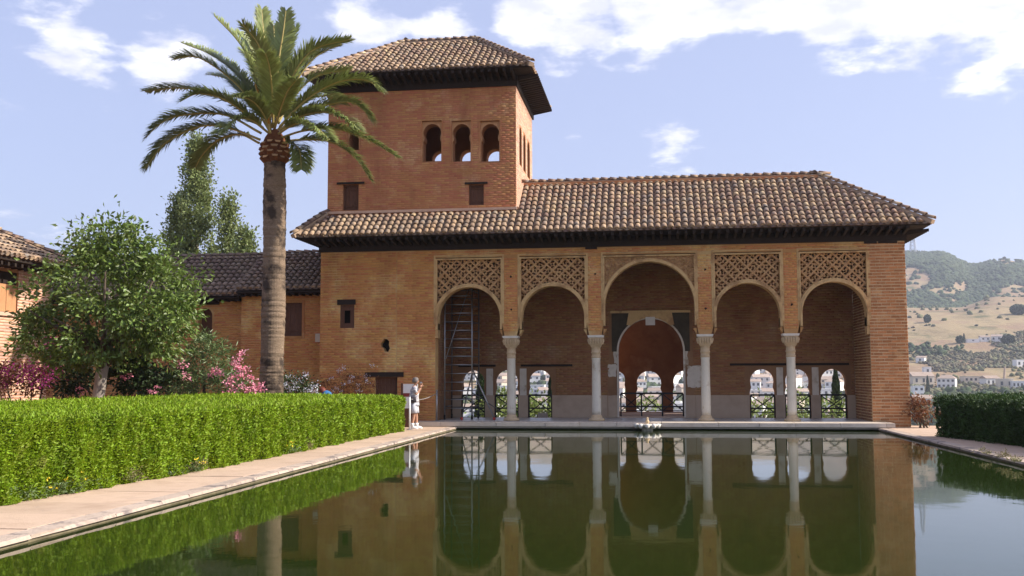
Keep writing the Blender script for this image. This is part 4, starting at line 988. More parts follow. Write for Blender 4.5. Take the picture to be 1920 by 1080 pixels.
# tower roof
UX0, UX1, UY0, UY1, UZ = -12.30, -4.17, 34.85, 41.0, 12.40
VX0, VX1, VY, VZ = -9.42, -6.65, 37.93, 14.38
r_ = MB(); r_.add([(UX0, UY0, UZ), (UX1, UY0, UZ), (UX1, UY1, UZ), (UX0, UY1, UZ), (VX0, VY, VZ), (VX1, VY, VZ)], [(0, 1, 5, 4), (1, 2, 5), (2, 3, 4, 5), (3, 0, 4)])
troof = r_.build('tower_roof', 'roof_bed', pal)
sy = (VZ - UZ) / (VY - UY0); fy = math.sqrt(1 + sy * sy)
def vl_t(u):
    X = UX0 + u; return max(0, min(1, (X - UX0) / (VX0 - UX0), (UX1 - X) / (UX1 - VX1)) * (VY - UY0) * fy - .04)
roof_slope(troof, (UX0, UY0, UZ), (1, 0, 0), (0, 1, sy), UX1 - UX0, vl_t, piece=lambda i, j: j < 3 and 6 <= i)
sx_ = (VZ - UZ) / (UX1 - VX1); fx = math.sqrt(1 + sx_ * sx_)
def vl_tr(u):
    Y = UY0 + u; return max(0, min((Y - UY0) / (VY - UY0), (UY1 - Y) / (UY1 - VY)) * (UX1 - VX1) * fx - .04)
roof_slope(troof, (UX1, UY0, UZ), (0, 1, 0), (-1, 0, sx_), UY1 - UY0, vl_tr)
sxl = (VZ - UZ) / (VX0 - UX0); fxl = math.sqrt(1 + sxl * sxl)
roof_slope(troof, (UX0, UY1, UZ), (0, -1, 0), (1, 0, sxl), UY1 - UY0, lambda u: max(0, min((UY1 - UY0 - u) / (VY - UY0), u / (UY1 - VY)) * (VX0 - UX0) * fxl - .04))
for a, b in (((UX0 - .04, UY0 - .04, UZ), (VX0, VY, VZ)), ((UX1 + .04, UY0 - .04, UZ), (VX1, VY, VZ)), ((UX1, UY1, UZ), (VX1, VY, VZ)), ((UX0, UY1, UZ), (VX0, VY, VZ)), ((VX0, VY, VZ), (VX1, VY, VZ))): hip_tiles(troof, a, b)
eaves(UX0 + .02, UX1 - .02, UY0 + .02, UY1, TX0, TX1, TY0, TY1 + .2, 12.28, UZ - .04, TWT + .002, pal, .26)

# ================================================================== LEFT WING
wing = thing('garden_wing', 'low ochre brick wing with shade-darkened tiled roof joining the palace behind the palm', 'building', (-15, 37, 0))
def wing_part(x0, x1, Yw, ez, eo, ry, rz, seed, opens, arch=None):
    P = lambda a, b, d: (a, Yw + d, b)
    top = ez - .12
    loops = [[(x0, -.3), (x1, -.3), (x1, top), (x0, top)]] + [[(a, z0), (b, z0), (b, z1), (a, z1)] for a, b, z0, z1 in opens]
    if arch: loops.append(arch)
    w = MB(); w.plate(loops, P, 0, .4); wo = w.build('wall', 'mortar_ochre', wing)
    bl = [rect_block(*o) for o in opens] + ([poly_block(arch, .08)] if arch else [])
    brick_skin('brickwork', P, x0 + .003, x1 - .003, .2, top, 'brick_ochre', wo, .086, .29, .024, .007, bl, seed)
    r = MB(); sl = (rz - ez) / (ry - (Yw - eo)); r.add([(x0 - (.35 if seed == 71 else 0), Yw - eo, ez), (x1, Yw - eo, ez), (x1, ry, rz), (x0, ry, rz)], [(0, 1, 2, 3)])
    r.add([(x0, ry, rz), (x1, ry, rz), (x1, ry + 3, rz - 1.6), (x0, ry + 3, rz - 1.6)], [(0, 1, 2, 3)])
    ro = r.build('roof', 'roof_bed', wing); f = math.sqrt(1 + sl * sl)
    cnt = {'n': 0}
    roof_slope(ro, (x0, Yw - eo, ez), (1, 0, 0), (0, 1, sl), x1 - x0, lambda u: (ry - Yw + eo) * f - .03, mat='roof_tile_shaded', piece=lambda i, j: j < 4)
    hip_tiles(ro, (x0, ry, rz), (x1, ry, rz), 'roof_tile_shaded', .07)
    e = MB(); e.hexa([(x0, Yw - eo + .03, ez - .10), (x1, Yw - eo + .03, ez - .10), (x1, Yw + .05, ez - .13), (x0, Yw + .05, ez - .13)], [(x0, Yw - eo + .03, ez - .03), (x1, Yw - eo + .03, ez - .03), (x1, Yw + .05, ez + .1), (x0, Yw + .05, ez + .1)])
    eo_ = e.build('eaves', 'wood_dark', wing)
    n = int((x1 - x0) / .24); q0 = None
    for k in range(n):
        xx = x0 + .1 + k * (x1 - x0 - .2) / (n - 1)
        if q0 is None:
            q = MB(); q.box(-.04, .04, -eo + .06, .0, -.19, -.135); q0 = q.build('rafter', 'wood_dark', eo_); ob = q0
        else: ob = bpy.data.objects.new('rafter', q0.data); COL.objects.link(ob); ob.parent = eo_
        ob.location = (xx, Yw - .002, ez)
    return wo
a, z1 = pxy(524, 568, 36.0); b, z0 = pxy(566, 630, 36.0)
a = -13.5
wing_part(-14.98, -11.735, 36.0, 4.78, .55, 38.2, 6.36, 70, [(a, b, z0, z1)])
shutter_window(a, b, z0, z1, 36.0, wing, None, None, 'window', 'wood_brown', .12)
m2 = MB(); m2.box(a - .09, a - .002, 35.97, 36.05, z0 - .08, z1 + .09); m2.box(b + .002, b + .09, 35.97, 36.05, z0 - .08, z1 + .09); m2.box(a, b, 35.97, 36.05, z1 + .003, z1 + .09); m2.box(a, b, 35.96, 36.05, z0 - .09, z0 - .003); m2.build('window_surround', 'brick_pier', wing)
aa, az1 = pxy(372, 578, 36.3); ab, az0 = pxy(397, 640, 36.3)
ar = arch_pts((aa + ab) / 2, (ab - aa) / 2, az0, az1 - (ab - aa) / 2, n=12)
wing_part(-27.0, -14.985, 36.3, 4.62, .55, 38.2, 6.30, 71, [], ar)
m2 = MB(); m2.box(aa - .1, ab + .1, 36.62, 36.68, az0 - .1, az1 + .1); m2.build('arch_window_shutter', 'wood_brown', wing)
m2 = MB(); m2.box(at_y(345, 548, 36.3).x, at_y(412, 548, 36.3).x, 36.24, 36.4, 4.34, 4.44); m2.build('lintel_beam', 'wood_dark', wing)
m2 = MB(); m2.box(-12.16, -11.98, 35.955, 35.998, 2.92, 3.22); m2.build('wall_vent', 'plaster_pale', wing)

# ================================================================== LEFT HOUSE (wall faces the pool)
HX = -18.35
house = thing('garden_house', 'house of brick coloured sunlit pink, with orange wooden shutters and tiled hip roof', 'house', (HX - 3, 24, 0))
PH = lambda a, b, d: (HX - d, a, b)
def onx(u, v, X):
    d = ray(u, v); return CAM + d * (X / d.x)
HY1 = 29.3
p0 = onx(-25, 520, HX); p1 = onx(32, 590, HX); wy0, wy1 = p0.y, p1.y; wz0_, wz1_ = onx(20, 586, HX).z, onx(20, 510, HX).z
h = MB(); h.plate([[(14, -.3), (HY1, -.3), (HY1, 4.85), (14, 4.85)], [(wy0, wz0_), (wy1, wz0_), (wy1, wz1_), (wy0, wz1_)]], PH, 0, .4); h.box(HX - 6, HX - .001, HY1 - .4, HY1 - .001, -.3, 4.85)
ho = h.build('wall', 'mortar_red', house)
brick_skin('brickwork', PH, 20, HY1 - .003, .3, 4.85, 'brick_sunlit', ho, .086, .29, .020, .007, [rect_block(wy0, wy1, wz0_, wz1_)], 80)
w = MB(); w.box(HX - .12, HX - .06, wy0, wy1, wz1_ - .35, wz1_); sh = w.build('window', 'wood_dark', house)
for k in range(3):
    ya = wy0 + (wy1 - wy0) * k / 3; yb = wy0 + (wy1 - wy0) * (k + 1) / 3; q = MB(); q.box(HX - .10, HX - .04, ya + .01, yb - .01, wz0_ + .02, wz1_ - .36); so_ = q.build('shutter', 'wood_orange', sh)
w = MB(); w.box(HX - .05, HX + .08, wy0 - .05, wy1 + .05, wz0_ - .11, wz0_ - .003); w.build('sill', 'fillet_pink', sh)
hx_e = HX + .62; hez = 5.02
r_ = MB(); r_.add([(hx_e, 12, hez), (hx_e, HY1 + .62, hez), (HX - 3, HY1 - 2.9, 6.95), (HX - 3, 12, 6.95), (HX - 6.6, HY1 + .62, hez), (HX - 6.6, 12, hez)], [(0, 1, 2, 3), (1, 4, 2), (4, 5, 3, 2)])
hr = r_.build('roof', 'roof_bed', house); hs = (6.95 - hez) / (hx_e - HX + 3); hf = math.sqrt(1 + hs * hs)
LEN = HY1 + .62 - 19
roof_slope(hr, (hx_e, 19, hez), (0, 1, 0), (-1, 0, hs), LEN, lambda u: max(0, min(1, (LEN - u) / 3.52) * (hx_e - HX + 3) * hf - .03), piece=lambda i, j: j < 5)
hip_tiles(hr, (hx_e + .03, HY1 + .65, hez), (HX - 3, HY1 - 2.9, 6.95)); hip_tiles(hr, (HX - 3, HY1 - 2.9, 6.95), (HX - 3, 14, 6.95))
e = MB(); e.hexa([(HX - .05, 14, hez - .14), (hx_e - .03, 14, hez - .10), (hx_e - .03, HY1 + .58, hez - .10), (HX - .05, HY1 + .58, hez - .14)], [(HX - .05, 14, hez + .1), (hx_e - .03, 14, hez - .02), (hx_e - .03, HY1 + .58, hez - .02), (HX - .05, HY1 + .58, hez + .1)]); eo_ = e.build('eaves', 'wood_dark', house)
for k in range(30):
    q = MB(); yy = 20.2 + k * .31; q.box(HX + .002, hx_e - .08, yy, yy + .09, hez - .24, hez - .141); q.build('rafter', 'wood_dark', eo_)

# ================================================================== SMALL THINGS AT THE PORTICO
# aluminium scaffold in the first bay
sc = thing('scaffold_tower', 'tall narrow aluminium scaffold tower inside the leftmost arch', 'scaffold', (-6.9, 36.7, .15))
def tube_part(name, pts, r, mat, parent, n=7):
    q = MB(); q.tube(pts, r, n); return q.build(name, mat, parent, True)
sx0, sx1 = -7.42, -6.44
for (Y, mt, x1_) in ((36.05, 'aluminium', sx1), (37.35, 'scaffold_dark', sx1 + .02)):
    for xx in (sx0, x1_): tube_part('upright', [(xx, Y, .32), (xx, Y, 5.05)], .026, mt, sc)
    z = .55
    while z < 5.0:
        tube_part('rung', [(sx0, Y, z), (x1_, Y, z)], .016, mt, sc); z += .305
for z in (.6, 2.1, 3.6, 4.7):
    for xx in (sx0, sx1): tube_part('side_brace', [(xx, 36.05, z), (xx, 37.35, z)], .02, 'scaffold_dark', sc)
tube_part('diagonal_brace', [(sx0 + .05, 36.03, 2.3), (sx1 - .35, 37.3, 4.9)], .016, 'aluminium', sc)
tube_part('outrigger', [(sx1, 36.05, 1.95), (-5.60, 35.72, .22)], .026, 'aluminium', sc)
tube_part('outrigger', [(sx1, 36.05, 1.75), (-6.75, 35.75, .22)], .022, 'scaffold_dark', sc)
tube_part('outrigger_stay', [(sx1, 36.05, 1.10), (-5.30, 36.6, .30)], .018, 'scaffold_dark', sc)
for p in ((-5.60, 35.72), (-6.75, 35.75)):
    q = MB(); q.lathe([(.03, .0), (.05, .03), (.045, .09), (.02, .10)], (p[0], p[1], .151), 10); q.build('foot', 'red_plastic', sc)
for xx in (sx0, sx1):
    for Y in (36.05, 37.35):
        q = MB(); q.tube([(xx - .025, Y, .235), (xx + .025, Y, .235)], .083, 12); q.build('wheel', 'iron_black', sc)
        tube_part('wheel_stem', [(xx, Y, .235), (xx, Y, .34)], .02, 'scaffold_dark', sc)
# rope posts
def post(x, y, z, label, h=1.02):
    t = thing('rope_post', label, 'post', (x, y, z), 'rope barrier posts')
    tube_part('pole', [(x, y, z + .02), (x, y, z + h)], .027, 'paint_white' if z == 0 else 'aluminium', t, 10)
    q = MB(); q.lathe([(.10, 0), (.10, .012), (.03, .03)], (x, y, z), 14); q.build('base_plate', 'aluminium', t)
    q = MB(); q.lathe([(.03, 0), (.034, .02), (.02, .04)], (x, y, z + h), 10); q.build('cap', 'aluminium', t)
P1 = (at_y(768, 806, 32.0).x, 32.0, 0.0); P2 = (at_y(819, 780, 34.9).x, 34.9, .152)
post(*P1, 'white rope post on the path next to the standing visitor'); post(*P2, 'grey steel rope post on the portico step by the leftmost arch')
pts = [Vector((P1[0], P1[1], .96)).lerp(Vector((P2[0], P2[1], 1.10)), k / 10) - Vector((0, 0, .10 * math.sin(PI * k / 10))) for k in range(11)]
q = MB(); q.tube(pts, .011, 6); tag(q.build('barrier_rope', 'rope_grey', None, True), 'pale grey rope strung between the two rope posts', 'rope')
# information panel
ix0 = at_y(756, 720, 33.6).x; ix1 = at_y(783, 720, 33.6).x
ip = thing('information_panel', 'white and dark red information panel standing behind the visitor', 'sign', ((ix0 + ix1) / 2, 33.6, 0))
for nm, z0, z1, mt in (('upper_panel', 1.12, 1.42, 'paint_white'), ('red_band', 1.0, 1.117, 'sign_red'), ('lower_panel', .62, .997, 'paint_white'), ('panel_base', .0, .617, 'wood_brown')):
    q = MB(); q.box(ix0, ix1, 33.6, 33.65, z0, z1); q.build(nm, mt, ip)
q = MB(); q.box(ix0 - .07, ix0 - .003, 33.58, 33.67, 0, 1.45); q.build('side_post', 'wood_brown', ip)
# fountain spout in the middle of the step
fx = at_y(1214, 800, 34.0).x
ft = thing('stone_fountain', 'small lobed stone fountain bowl with spout at the middle of the step', 'fountain', (fx, 33.92, -.1))
q = MB(); q.lathe([(.16, -.3), (.16, -.02), (.22, .0), (.36, .045), (.41, .10), (.385, .125), (.25, .085), (.06, .07)], (fx, 33.80, 0), 40, 8, .10); q.build('bowl', 'abacus_stone', ft, True)
q = MB(); q.lathe([(.05, .06), (.045, .16), (.075, .19), (.05, .23), (.03, .28), (.045, .31), (.01, .34)], (fx, 33.80, 0), 14); q.build('spout', 'capital_stone', ft, True)
for k in range(5):
    t = PI + .35 + k * (PI - .7) / 4
    q = MB(); cx, cy = fx + .36 * math.cos(t), 33.80 + .36 * math.sin(t); q.lathe([(.02, -.02), (.07, .03), (.085, .09), (.05, .135), (.01, .145)], (cx, cy, 0), 10); q.build('bowl_lobe', 'abacus_stone', ft, True)
# stone block on the sill of the third window
q = MB(); q.hexa([(-4.42, YB + .50, -.25), (-4.02, YB + .50, -.25), (-4.02, YB + .72, -.25), (-4.42, YB + .72, -.25)], [(-4.40, YB + .51, .30), (-4.04, YB + .51, .30), (-4.04, YB + .71, .30), (-4.40, YB + .71, .30)])
tag(q.build('stone_block', 'plaster_pale', None), 'pale stone block outside the window nearest the door on the left', 'stone block')

# ================================================================== PLANTS
def limbs(name, paths, mat, parent):
    for pts, rads in paths:
        q = MB(); q.tube(pts, rads, 8); q.build(name, mat, parent, True)
def clumps(n, center, rad, cl_r, leaves, seed, flat=1.0, surf=.75, profile=None):
    """leaf centres and outward directions: n clumps spread through an ellipsoid crown"""
    r = np.random.default_rng(seed); C = []; D = []
    for i in range(n):
        d = r.normal(size=3); d /= np.linalg.norm(d); rr = r.uniform(surf, 1.0) if r.random() < .72 else r.uniform(.25, surf)
        c = np.array(center) + d * rr * np.array(rad)
        k = int(leaves * r.uniform(.6, 1.4)); s = cl_r * r.uniform(.6, 1.35)
        o = r.normal(size=(k, 3)) * s * .5 * np.array([1, 1, .75]); C.append(c + o); D.append(o / s + d * .7 + r.normal(size=(k, 3)) * .6)
    return np.concatenate(C), np.concatenate(D)

# ---- hedges
def hedge(name, label, face, y0, y1, depth, zf, zb, leaf, core, n_face, n_top, sgn, seed):
    """face(y) = x of the pool side; sgn = direction away from the pool"""
    r = np.random.default_rng(seed); root = thing(name, label, 'hedge', (face((y0 + y1) / 2) + sgn * depth / 2, (y0 + y1) / 2, 0))
    ys = np.linspace(y0, y1, 30); q = MB()
    for i in range(len(ys) - 1):
        a, b = ys[i], ys[i + 1]; e = .16
        lo = [(face(a) + sgn * e, a, -.03), (face(a) + sgn * (depth - e), a, -.03), (face(b) + sgn * (depth - e), b, -.03), (face(b) + sgn * e, b, -.03)]
        hi = [(face(a) + sgn * e, a, zf(a) - .10), (face(a) + sgn * (depth - e), a, zb(a) - .10), (face(b) + sgn * (depth - e), b, zb(b) - .10), (face(b) + sgn * e, b, zf(b) - .10)]
        q.hexa(lo, hi)
    stuff(q.build('hedge_core', core, root))
    # leaves are denser where the hedge comes near
    def ysamp(n, pw): 
        u = r.random(n); a, b = max(y0, 5.0), y1; return (a ** (1 - pw) + u * (b ** (1 - pw) - a ** (1 - pw))) ** (1 / (1 - pw))
    fx_ = np.vectorize(face)
    ya = ysamp(n_face, 1.6); za = r.random(n_face) ** .95 * np.vectorize(zf)(ya); bump = .05 * np.sin(ya * 3.1 + 2 * np.sin(za * 4)) + .045 * np.sin(ya * 9 + 1.5 * np.sin(za * 5)) + .02 * np.sin(ya * 23 + za * 3)
    hol = r.random(n_face)
    xa = fx_(ya) - sgn * (bump + r.normal(0, .022, n_face)); Ca = np.stack([xa, ya, za], 1); Da = np.stack([-sgn * r.uniform(.1, 1, n_face), r.normal(0, .75, n_face), r.uniform(-.35, 1.0, n_face)], 1)
    yb = ysamp(n_top, 1.5); w = r.random(n_top); zt = np.vectorize(zf)(yb) * (1 - w) + np.vectorize(zb)(yb) * w + .02 * np.sin(yb * 5 + w * 9) + np.abs(r.normal(0, .030, n_top)); xb = fx_(yb) + sgn * w * depth
    Cb = np.stack([xb, yb, zt], 1); Db = np.stack([r.normal(0, .45, n_top), r.normal(0, .45, n_top), r.uniform(.5, 1.2, n_top)], 1)
    ne = int(n_face * .05); we = r.random(ne); ze = r.random(ne) * zf(y1); Cc = np.stack([face(y1) + sgn * we * depth, y1 + r.normal(.02, .025, ne), ze], 1); Dc = np.stack([r.normal(0, .5, ne), r.uniform(.2, 1, ne), r.uniform(.1, 1, ne)], 1)
    Cd = Cc.copy(); Cd[:, 1] = y0 - r.normal(.02, .025, ne); Dd = Dc * np.array([1, -1, 1])
    def sz(C): return np.interp(C[:, 1], [5, 12, 32], [.027, .037, .068])
    for nm, C, D in (('side_foliage', np.concatenate([Ca, Cc, Cd]), np.concatenate([Da, Dc, Dd])), ('top_foliage', Cb, Db)):
        L_ = sz(C) * r.uniform(.7, 1.4, len(C)); stuff(leaf_cloud(nm, C, D, L_ * 1.35, L_ * .5, leaf, root))
    return root
hedge('clipped_hedge', 'bright green clipped hedge running along the sunny left path', hedge_x, 8.0, 31.4, 3.0, lambda y: float(np.interp(y, [8, 12, 18, 31.4], [1.09, 1.08, 1.05, 1.02])), lambda y: float(np.interp(y, [8, 25, 31.4], [1.22, 1.19, 1.05])), 'leaf_hedge', 'hedge_core', 210000, 140000, -1, 5)
hedge('clipped_hedge', 'clipped hedge with green darkened for its shaded side along the right path', hedge_rx, 10.0, 29.6, 2.0, lambda y: 1.07, lambda y: 1.10, 'leaf_hedge_shaded', 'hedge_core', 60000, 36000, 1, 6)

# ---- palm
PY = 30.0; pb = at_y(507, 735, PY); ptop = at_y(515, 285, PY)
palm = thing('palm_tree', 'tall date palm with thick ringed trunk rising behind the hedge', 'palm tree', (pb.x, PY, 0))
q = MB(); n = 150; pts = []; rad = []
for k in range(n + 1):
    t = k / n; z = -.05 + t * (ptop.z - .25); lean = 0.0
    u = 507 + (515 - 507) * max(0, (z - 1.2) / (ptop.z - 1.2)); x = pb.x + (ptop.x - pb.x) * t + .05 * math.sin(t * 3.0)
    pts.append((x, PY, z)); rad.append(.352 + .03 * math.exp(-z * .9) - .02 * t + (.008 if k % 3 else 0) + random.uniform(-.009, .009) + .012 * math.sin(z * 2.1))
q.tube(pts, rad, 28); q.build('trunk', 'palm_bark', palm)
CB = Vector((ptop.x, PY, ptop.z - .28))
q = MB(); q.lathe([(.33, -.02), (.37, .05), (.40, .25), (.38, .5), (.30, .72), (.18, .9), (.05, 1.0)], CB, 24); q.build('crown_heart', 'palm_stub', palm, True)
stub0 = None
for ring in range(4):
    nn = 10
    for k in range(nn):
        t = 2 * PI * (k + .5 * (ring % 2)) / nn; z = .04 + ring * .15 + random.uniform(-.025, .025); t += random.uniform(-.09, .09); rr = (.355, .39, .39, .35)[ring]
        c = CB + Vector((rr * math.cos(t), rr * math.sin(t), z)); d = Vector((math.cos(t), math.sin(t), .75)).normalized()
        s_ = Vector((-math.sin(t), math.cos(t), 0)); u_ = d.cross(s_) * -1
        if stub0 is None:
            q = MB(); q.hexa([(-.10, -.12, -.04), (.10, -.12, -.04), (.10, -.12, .05), (-.10, -.12, .05)], [(-.085, .075, -.03), (.085, .075, -.03), (.06, .075, .045), (-.06, .075, .045)]); sm = q.build('leaf_stub', 'palm_stub', palm)
            q = MB(); q.add([(-.075, 0, -.026), (.075, 0, -.026), (.052, 0, .038), (-.052, 0, .038)], [(0, 1, 2, 3)]); q.add([(-.07, .012, -.022), (.07, .012, -.022), (.048, .012, .034), (-.048, .012, .034)], [(0, 1, 2, 3)]); ctm = q.build('cut_face', 'palm_cut', sm)
            stub0 = (sm.data, ctm.data); so_ = sm; co_ = ctm
            so_.matrix_parent_inverse = Matrix.Identity(4)
        else:
            so_ = bpy.data.objects.new('leaf_stub', stub0[0]); COL.objects.link(so_); so_.parent = palm
            co_ = bpy.data.objects.new('cut_face', stub0[1]); COL.objects.link(co_); co_.parent = so_
        l = c - Vector(palm.location); sc_ = random.uniform(1.1, 1.55)
        so_.matrix_basis = Matrix(((s_.x * sc_, d.x, u_.x * sc_, l.x), (s_.y * sc_, d.y, u_.y * sc_, l.y), (s_.z * sc_, d.z, u_.z * sc_, l.z), (0, 0, 0, 1)))
        co_.location = (0, .078, 0)
def bez(pts, n):
    """Catmull-Rom through the given points"""
    P = [pts[0] + (pts[0] - pts[1])] + pts + [pts[-1] + (pts[-1] - pts[-2])]; out = []
    for i in range(1, len(P) - 2):
        for k in range(n):
            t = k / n; a, b, c, d = P[i - 1], P[i], P[i + 1], P[i + 2]
            out.append(.5 * ((2 * b) + (c - a) * t + (2 * a - 5 * b + 4 * c - d) * t * t + (3 * b - a - 3 * c + d) * t ** 3))
    out.append(pts[-1]); return out
def frond(pts, mat='palm_leaf', leaf=.64, dens=1.0, seed=0, droop=.25):
    r = np.random.default_rng(seed); path = bez(pts, 10)
    L_ = sum((path[i + 1] - path[i]).length for i in range(len(path) - 1))
    q = MB(); m_ = len(path); q.tube(path, [.035 * (1 - .85 * i / (m_ - 1)) + .006 for i in range(m_)], 5); fo = q.build('frond', 'palm_rachis', palm, True)
    cum = [0]
    for i in range(m_ - 1): cum.append(cum[-1] + (path[i + 1] - path[i]).length)
    n = int(L_ / .015 * dens); V = []; F = []
    for k in range(n):
        s = L_ * (.16 + .84 * k / n); i = max(0, min(m_ - 2, int(np.searchsorted(cum, s)) - 1)); t = (s - cum[i]) / max(1e-6, cum[i + 1] - cum[i]); p = path[i].lerp(path[i + 1], min(1, t)); d = (path[i + 1] - path[i]).normalized()
        side = d.cross(Vector((0, 0, 1)))
        if side.length < .2: side = d.cross(Vector((0, 1, 0)))
        side.normalize(); up = side.cross(d).normalized(); f = (s / L_ - .16) / .84
        ln = leaf * (.55 + 1.3 * f * (1 - f) + .25 * (1 - f)) * r.uniform(.85, 1.1) * (1 if f < .93 else .8)
        for sg in (-1, 1):
            v = (side * sg * r.uniform(.60, .98) + d * r.uniform(.75, 1.1) + up * r.uniform(.0, .55)).normalized()
            w_ = v.cross(up).normalized() * .021; mid = p + v * ln * .55; tip = p + v * ln * .97 + Vector((0, 0, -droop * ln * r.uniform(.2, .8)))
            o = len(V); V += [p - w_ * .6, p + w_ * .6, mid + w_, mid - w_, tip]; F += [(o, o + 1, o + 2), (o, o + 2, o + 3), (o + 3, o + 2, o + 4)]
    lo = mesh_np('leaflets', [tuple(v) for v in V], F, mat, fo); stuff(lo)
    return fo
# silhouettes measured on the photograph: pixel way-points with a depth swing (metres towards -/away +)
FR = [([(490, 250), (420, 215), (340, 216), (300, 232), (274, 258)], -.9), ([(488, 262), (430, 240), (375, 237), (310, 268), (273, 315)], -.5), ([(486, 268), (450, 252), (410, 262), (380, 290), (366, 314)], 1.2),
      ([(492, 240), (440, 195), (390, 172), (330, 165), (274, 172)], .9), ([(494, 240), (450, 205), (410, 182), (370, 176), (338, 190)], -1.6), ([(497, 230), (455, 170), (410, 130), (365, 106), (328, 110)], -.5), ([(500, 225), (455, 150), (400, 105), (340, 80)], 1.3),
      ([(503, 225), (478, 140), (450, 82), (402, 30)], -.2), ([(507, 225), (500, 140), (485, 85), (455, 46)], -1.5), ([(510, 220), (502, 120), (494, 60), (491, 18)], .5), ([(514, 220), (522, 120), (531, 60), (536, 20)], -.2), ([(517, 222), (530, 130), (545, 85), (554, 52)], .6),
      ([(520, 225), (545, 150), (585, 95), (655, 74)], -.4), ([(520, 228), (548, 165), (590, 108), (640, 82)], .9), ([(522, 232), (545, 190), (590, 145), (655, 130)], 1.2), ([(524, 238), (570, 190), (630, 155), (685, 150), (716, 172)], -.5),
      ([(525, 245), (560, 215), (620, 195), (665, 194), (698, 225)], .8), ([(525, 245), (565, 218), (610, 210), (645, 222), (672, 243)], -1.4), ([(527, 258), (570, 245), (630, 242), (690, 262), (748, 296)], -.5), ([(527, 265), (570, 262), (620, 266), (665, 295), (695, 338)], .4), ([(525, 268), (548, 268), (562, 285), (565, 318)], -1.3),
      ([(512, 240), (520, 170), (530, 110), (545, 70)], 2.0), ([(508, 240), (495, 170), (480, 120), (455, 95)], 2.2), ([(516, 235), (535, 160), (560, 120), (600, 100)], 2.2), ([(505, 245), (470, 190), (430, 150), (395, 140)], 2.4), ([(520, 245), (560, 200), (600, 180), (640, 185)], 2.4),
      ([(512, 235), (511, 180), (506, 130), (498, 100)], -2.0), ([(515, 240), (528, 200), (540, 170), (556, 150)], -2.4), ([(508, 244), (488, 205), (465, 185), (436, 182)], -2.4), ([(505, 250), (470, 225), (440, 225), (410, 250)], -2.0), ([(520, 252), (556, 232), (590, 238), (618, 262)], -2.2), ([(512, 240), (513, 150), (515, 90), (513, 48)], .2), ([(509, 240), (490, 150), (474, 100), (450, 62)], .9)]
for k, (wp, dep) in enumerate(FR):
    m_ = len(wp); P_ = []
    for i, (u, v) in enumerate(wp):
        f = i / (m_ - 1); P_.append(at_y(u, v, PY + (dep * f - .12 * (1 if dep < 0 else -1) * (1 - f))))
    frond(P_, seed=200 + k, droop=.15 if wp[-1][1] < 120 else .3)
frond([at_y(507, 250, PY - .3), at_y(497, 215, PY - .45), at_y(486, 185, PY - .5), at_y(478, 158, PY - .55)], 'palm_orange', .16, 1.2, 300, .2)

# ---- broadleaf tree on the left
TY = 25.0; tb_ = at_y(181, 740, TY)
tree = thing('leafy_tree', 'rounded broadleaf tree with pale trunk behind the left hedge', 'tree', (tb_.x, TY, 0))
b0 = Vector((tb_.x, TY, 0)); j = b0 + Vector((.12, 0, 1.75))
limbs('trunk', [([b0, b0 + Vector((.02, 0, .9)), j, j + Vector((.15, .1, .9)), j + Vector((.1, .1, 2.2))], [.19, .16, .15, .12, .05])], 'bark_grey', tree)
rr_ = random.Random(4)
limbs('limb', [([j + Vector((0, 0, rr_.uniform(-.1, .8))), j + Vector((math.cos(t) * .8, math.sin(t) * .7, 1.0)), j + Vector((math.cos(t) * 1.8, math.sin(t) * 1.6, rr_.uniform(1.2, 2.6)))], [.085, .06, .02]) for t in [k * 2 * PI / 9 + .3 for k in range(9)]], 'bark_dark', tree)
cc = at_y(203, 565, TY)
C1, D1 = clumps(140, (cc.x, TY, 3.35), (2.3, 1.8, 2.0), .42, 84, 1); C2, D2 = clumps(40, (cc.x + .1, TY, 4.9), (1.25, 1.1, 1.05), .45, 44, 2); C3, D3 = clumps(34, (cc.x + 1.7, TY - .4, 3.5), (1.0, .9, 1.5), .42, 44, 3); C4, D4 = clumps(26, (cc.x - 1.3, TY - .6, 2.4), (1.0, .9, .8), .42, 44, 4)
C = np.concatenate([C1, C2, C3, C4]); D = np.concatenate([D1, D2, D3, D4]); D[:, 2] -= .35
floor_ = 1.75 + .45 * np.sin(C[:, 0] * 2.3) + .5 * np.clip((C[:, 0] - cc.x - 1) * .0, 0, 1); ok = (C[:, 2] > floor_) & ~((np.abs(C[:, 0] - tb_.x) < .5) & (C[:, 2] < 2.0)); C = C[ok]; D = D[ok]
stuff(leaf_cloud('crown', C, D, rng.uniform(.10, .21, len(C)), rng.uniform(.05, .09, len(C)), 'leaf_tree', tree, .3))

# ---- poplars behind the wing
def poplar(px_, top_v, Y, hw, label, seed, base_z=0):
    c = at_y(px_, 480, Y); top = at_y(px_, top_v, Y).z; t = thing('poplar_tree', label, 'tree', (c.x, Y, base_z), 'poplars behind the wing')
    q = MB(); q.tube([(c.x, Y, base_z), (c.x + .1, Y, top * .5), (c.x, Y, top * .93)], [.22, .14, .03], 8); q.build('trunk', 'bark_grey', t, True)
    r = np.random.default_rng(seed); C = []; D = []
    n = int(95 * (top - 3) / 11 * hw / 1.2) + 20
    for i in range(n):
        z = 3 + (top - 3.2) * (i + r.random()) / n; f = (z - 3) / (top - 3); w = hw * (1 - f) ** .55 * r.uniform(.25, 1.08); th = r.uniform(0, 6.28)
        cc = np.array([c.x + w * math.cos(th), Y + w * math.sin(th), z]); k = 95; o = r.normal(size=(k, 3)) * np.array([.25, .25, .30]); C.append(cc + o); D.append(o + np.array([0, 0, .3]) + r.normal(size=(k, 3)) * .3)
    C = np.concatenate(C); D = np.concatenate(D)
    stuff(leaf_cloud('crown', C, D, r.uniform(.13, .22, len(C)), .12, 'leaf_poplar', t, .2))
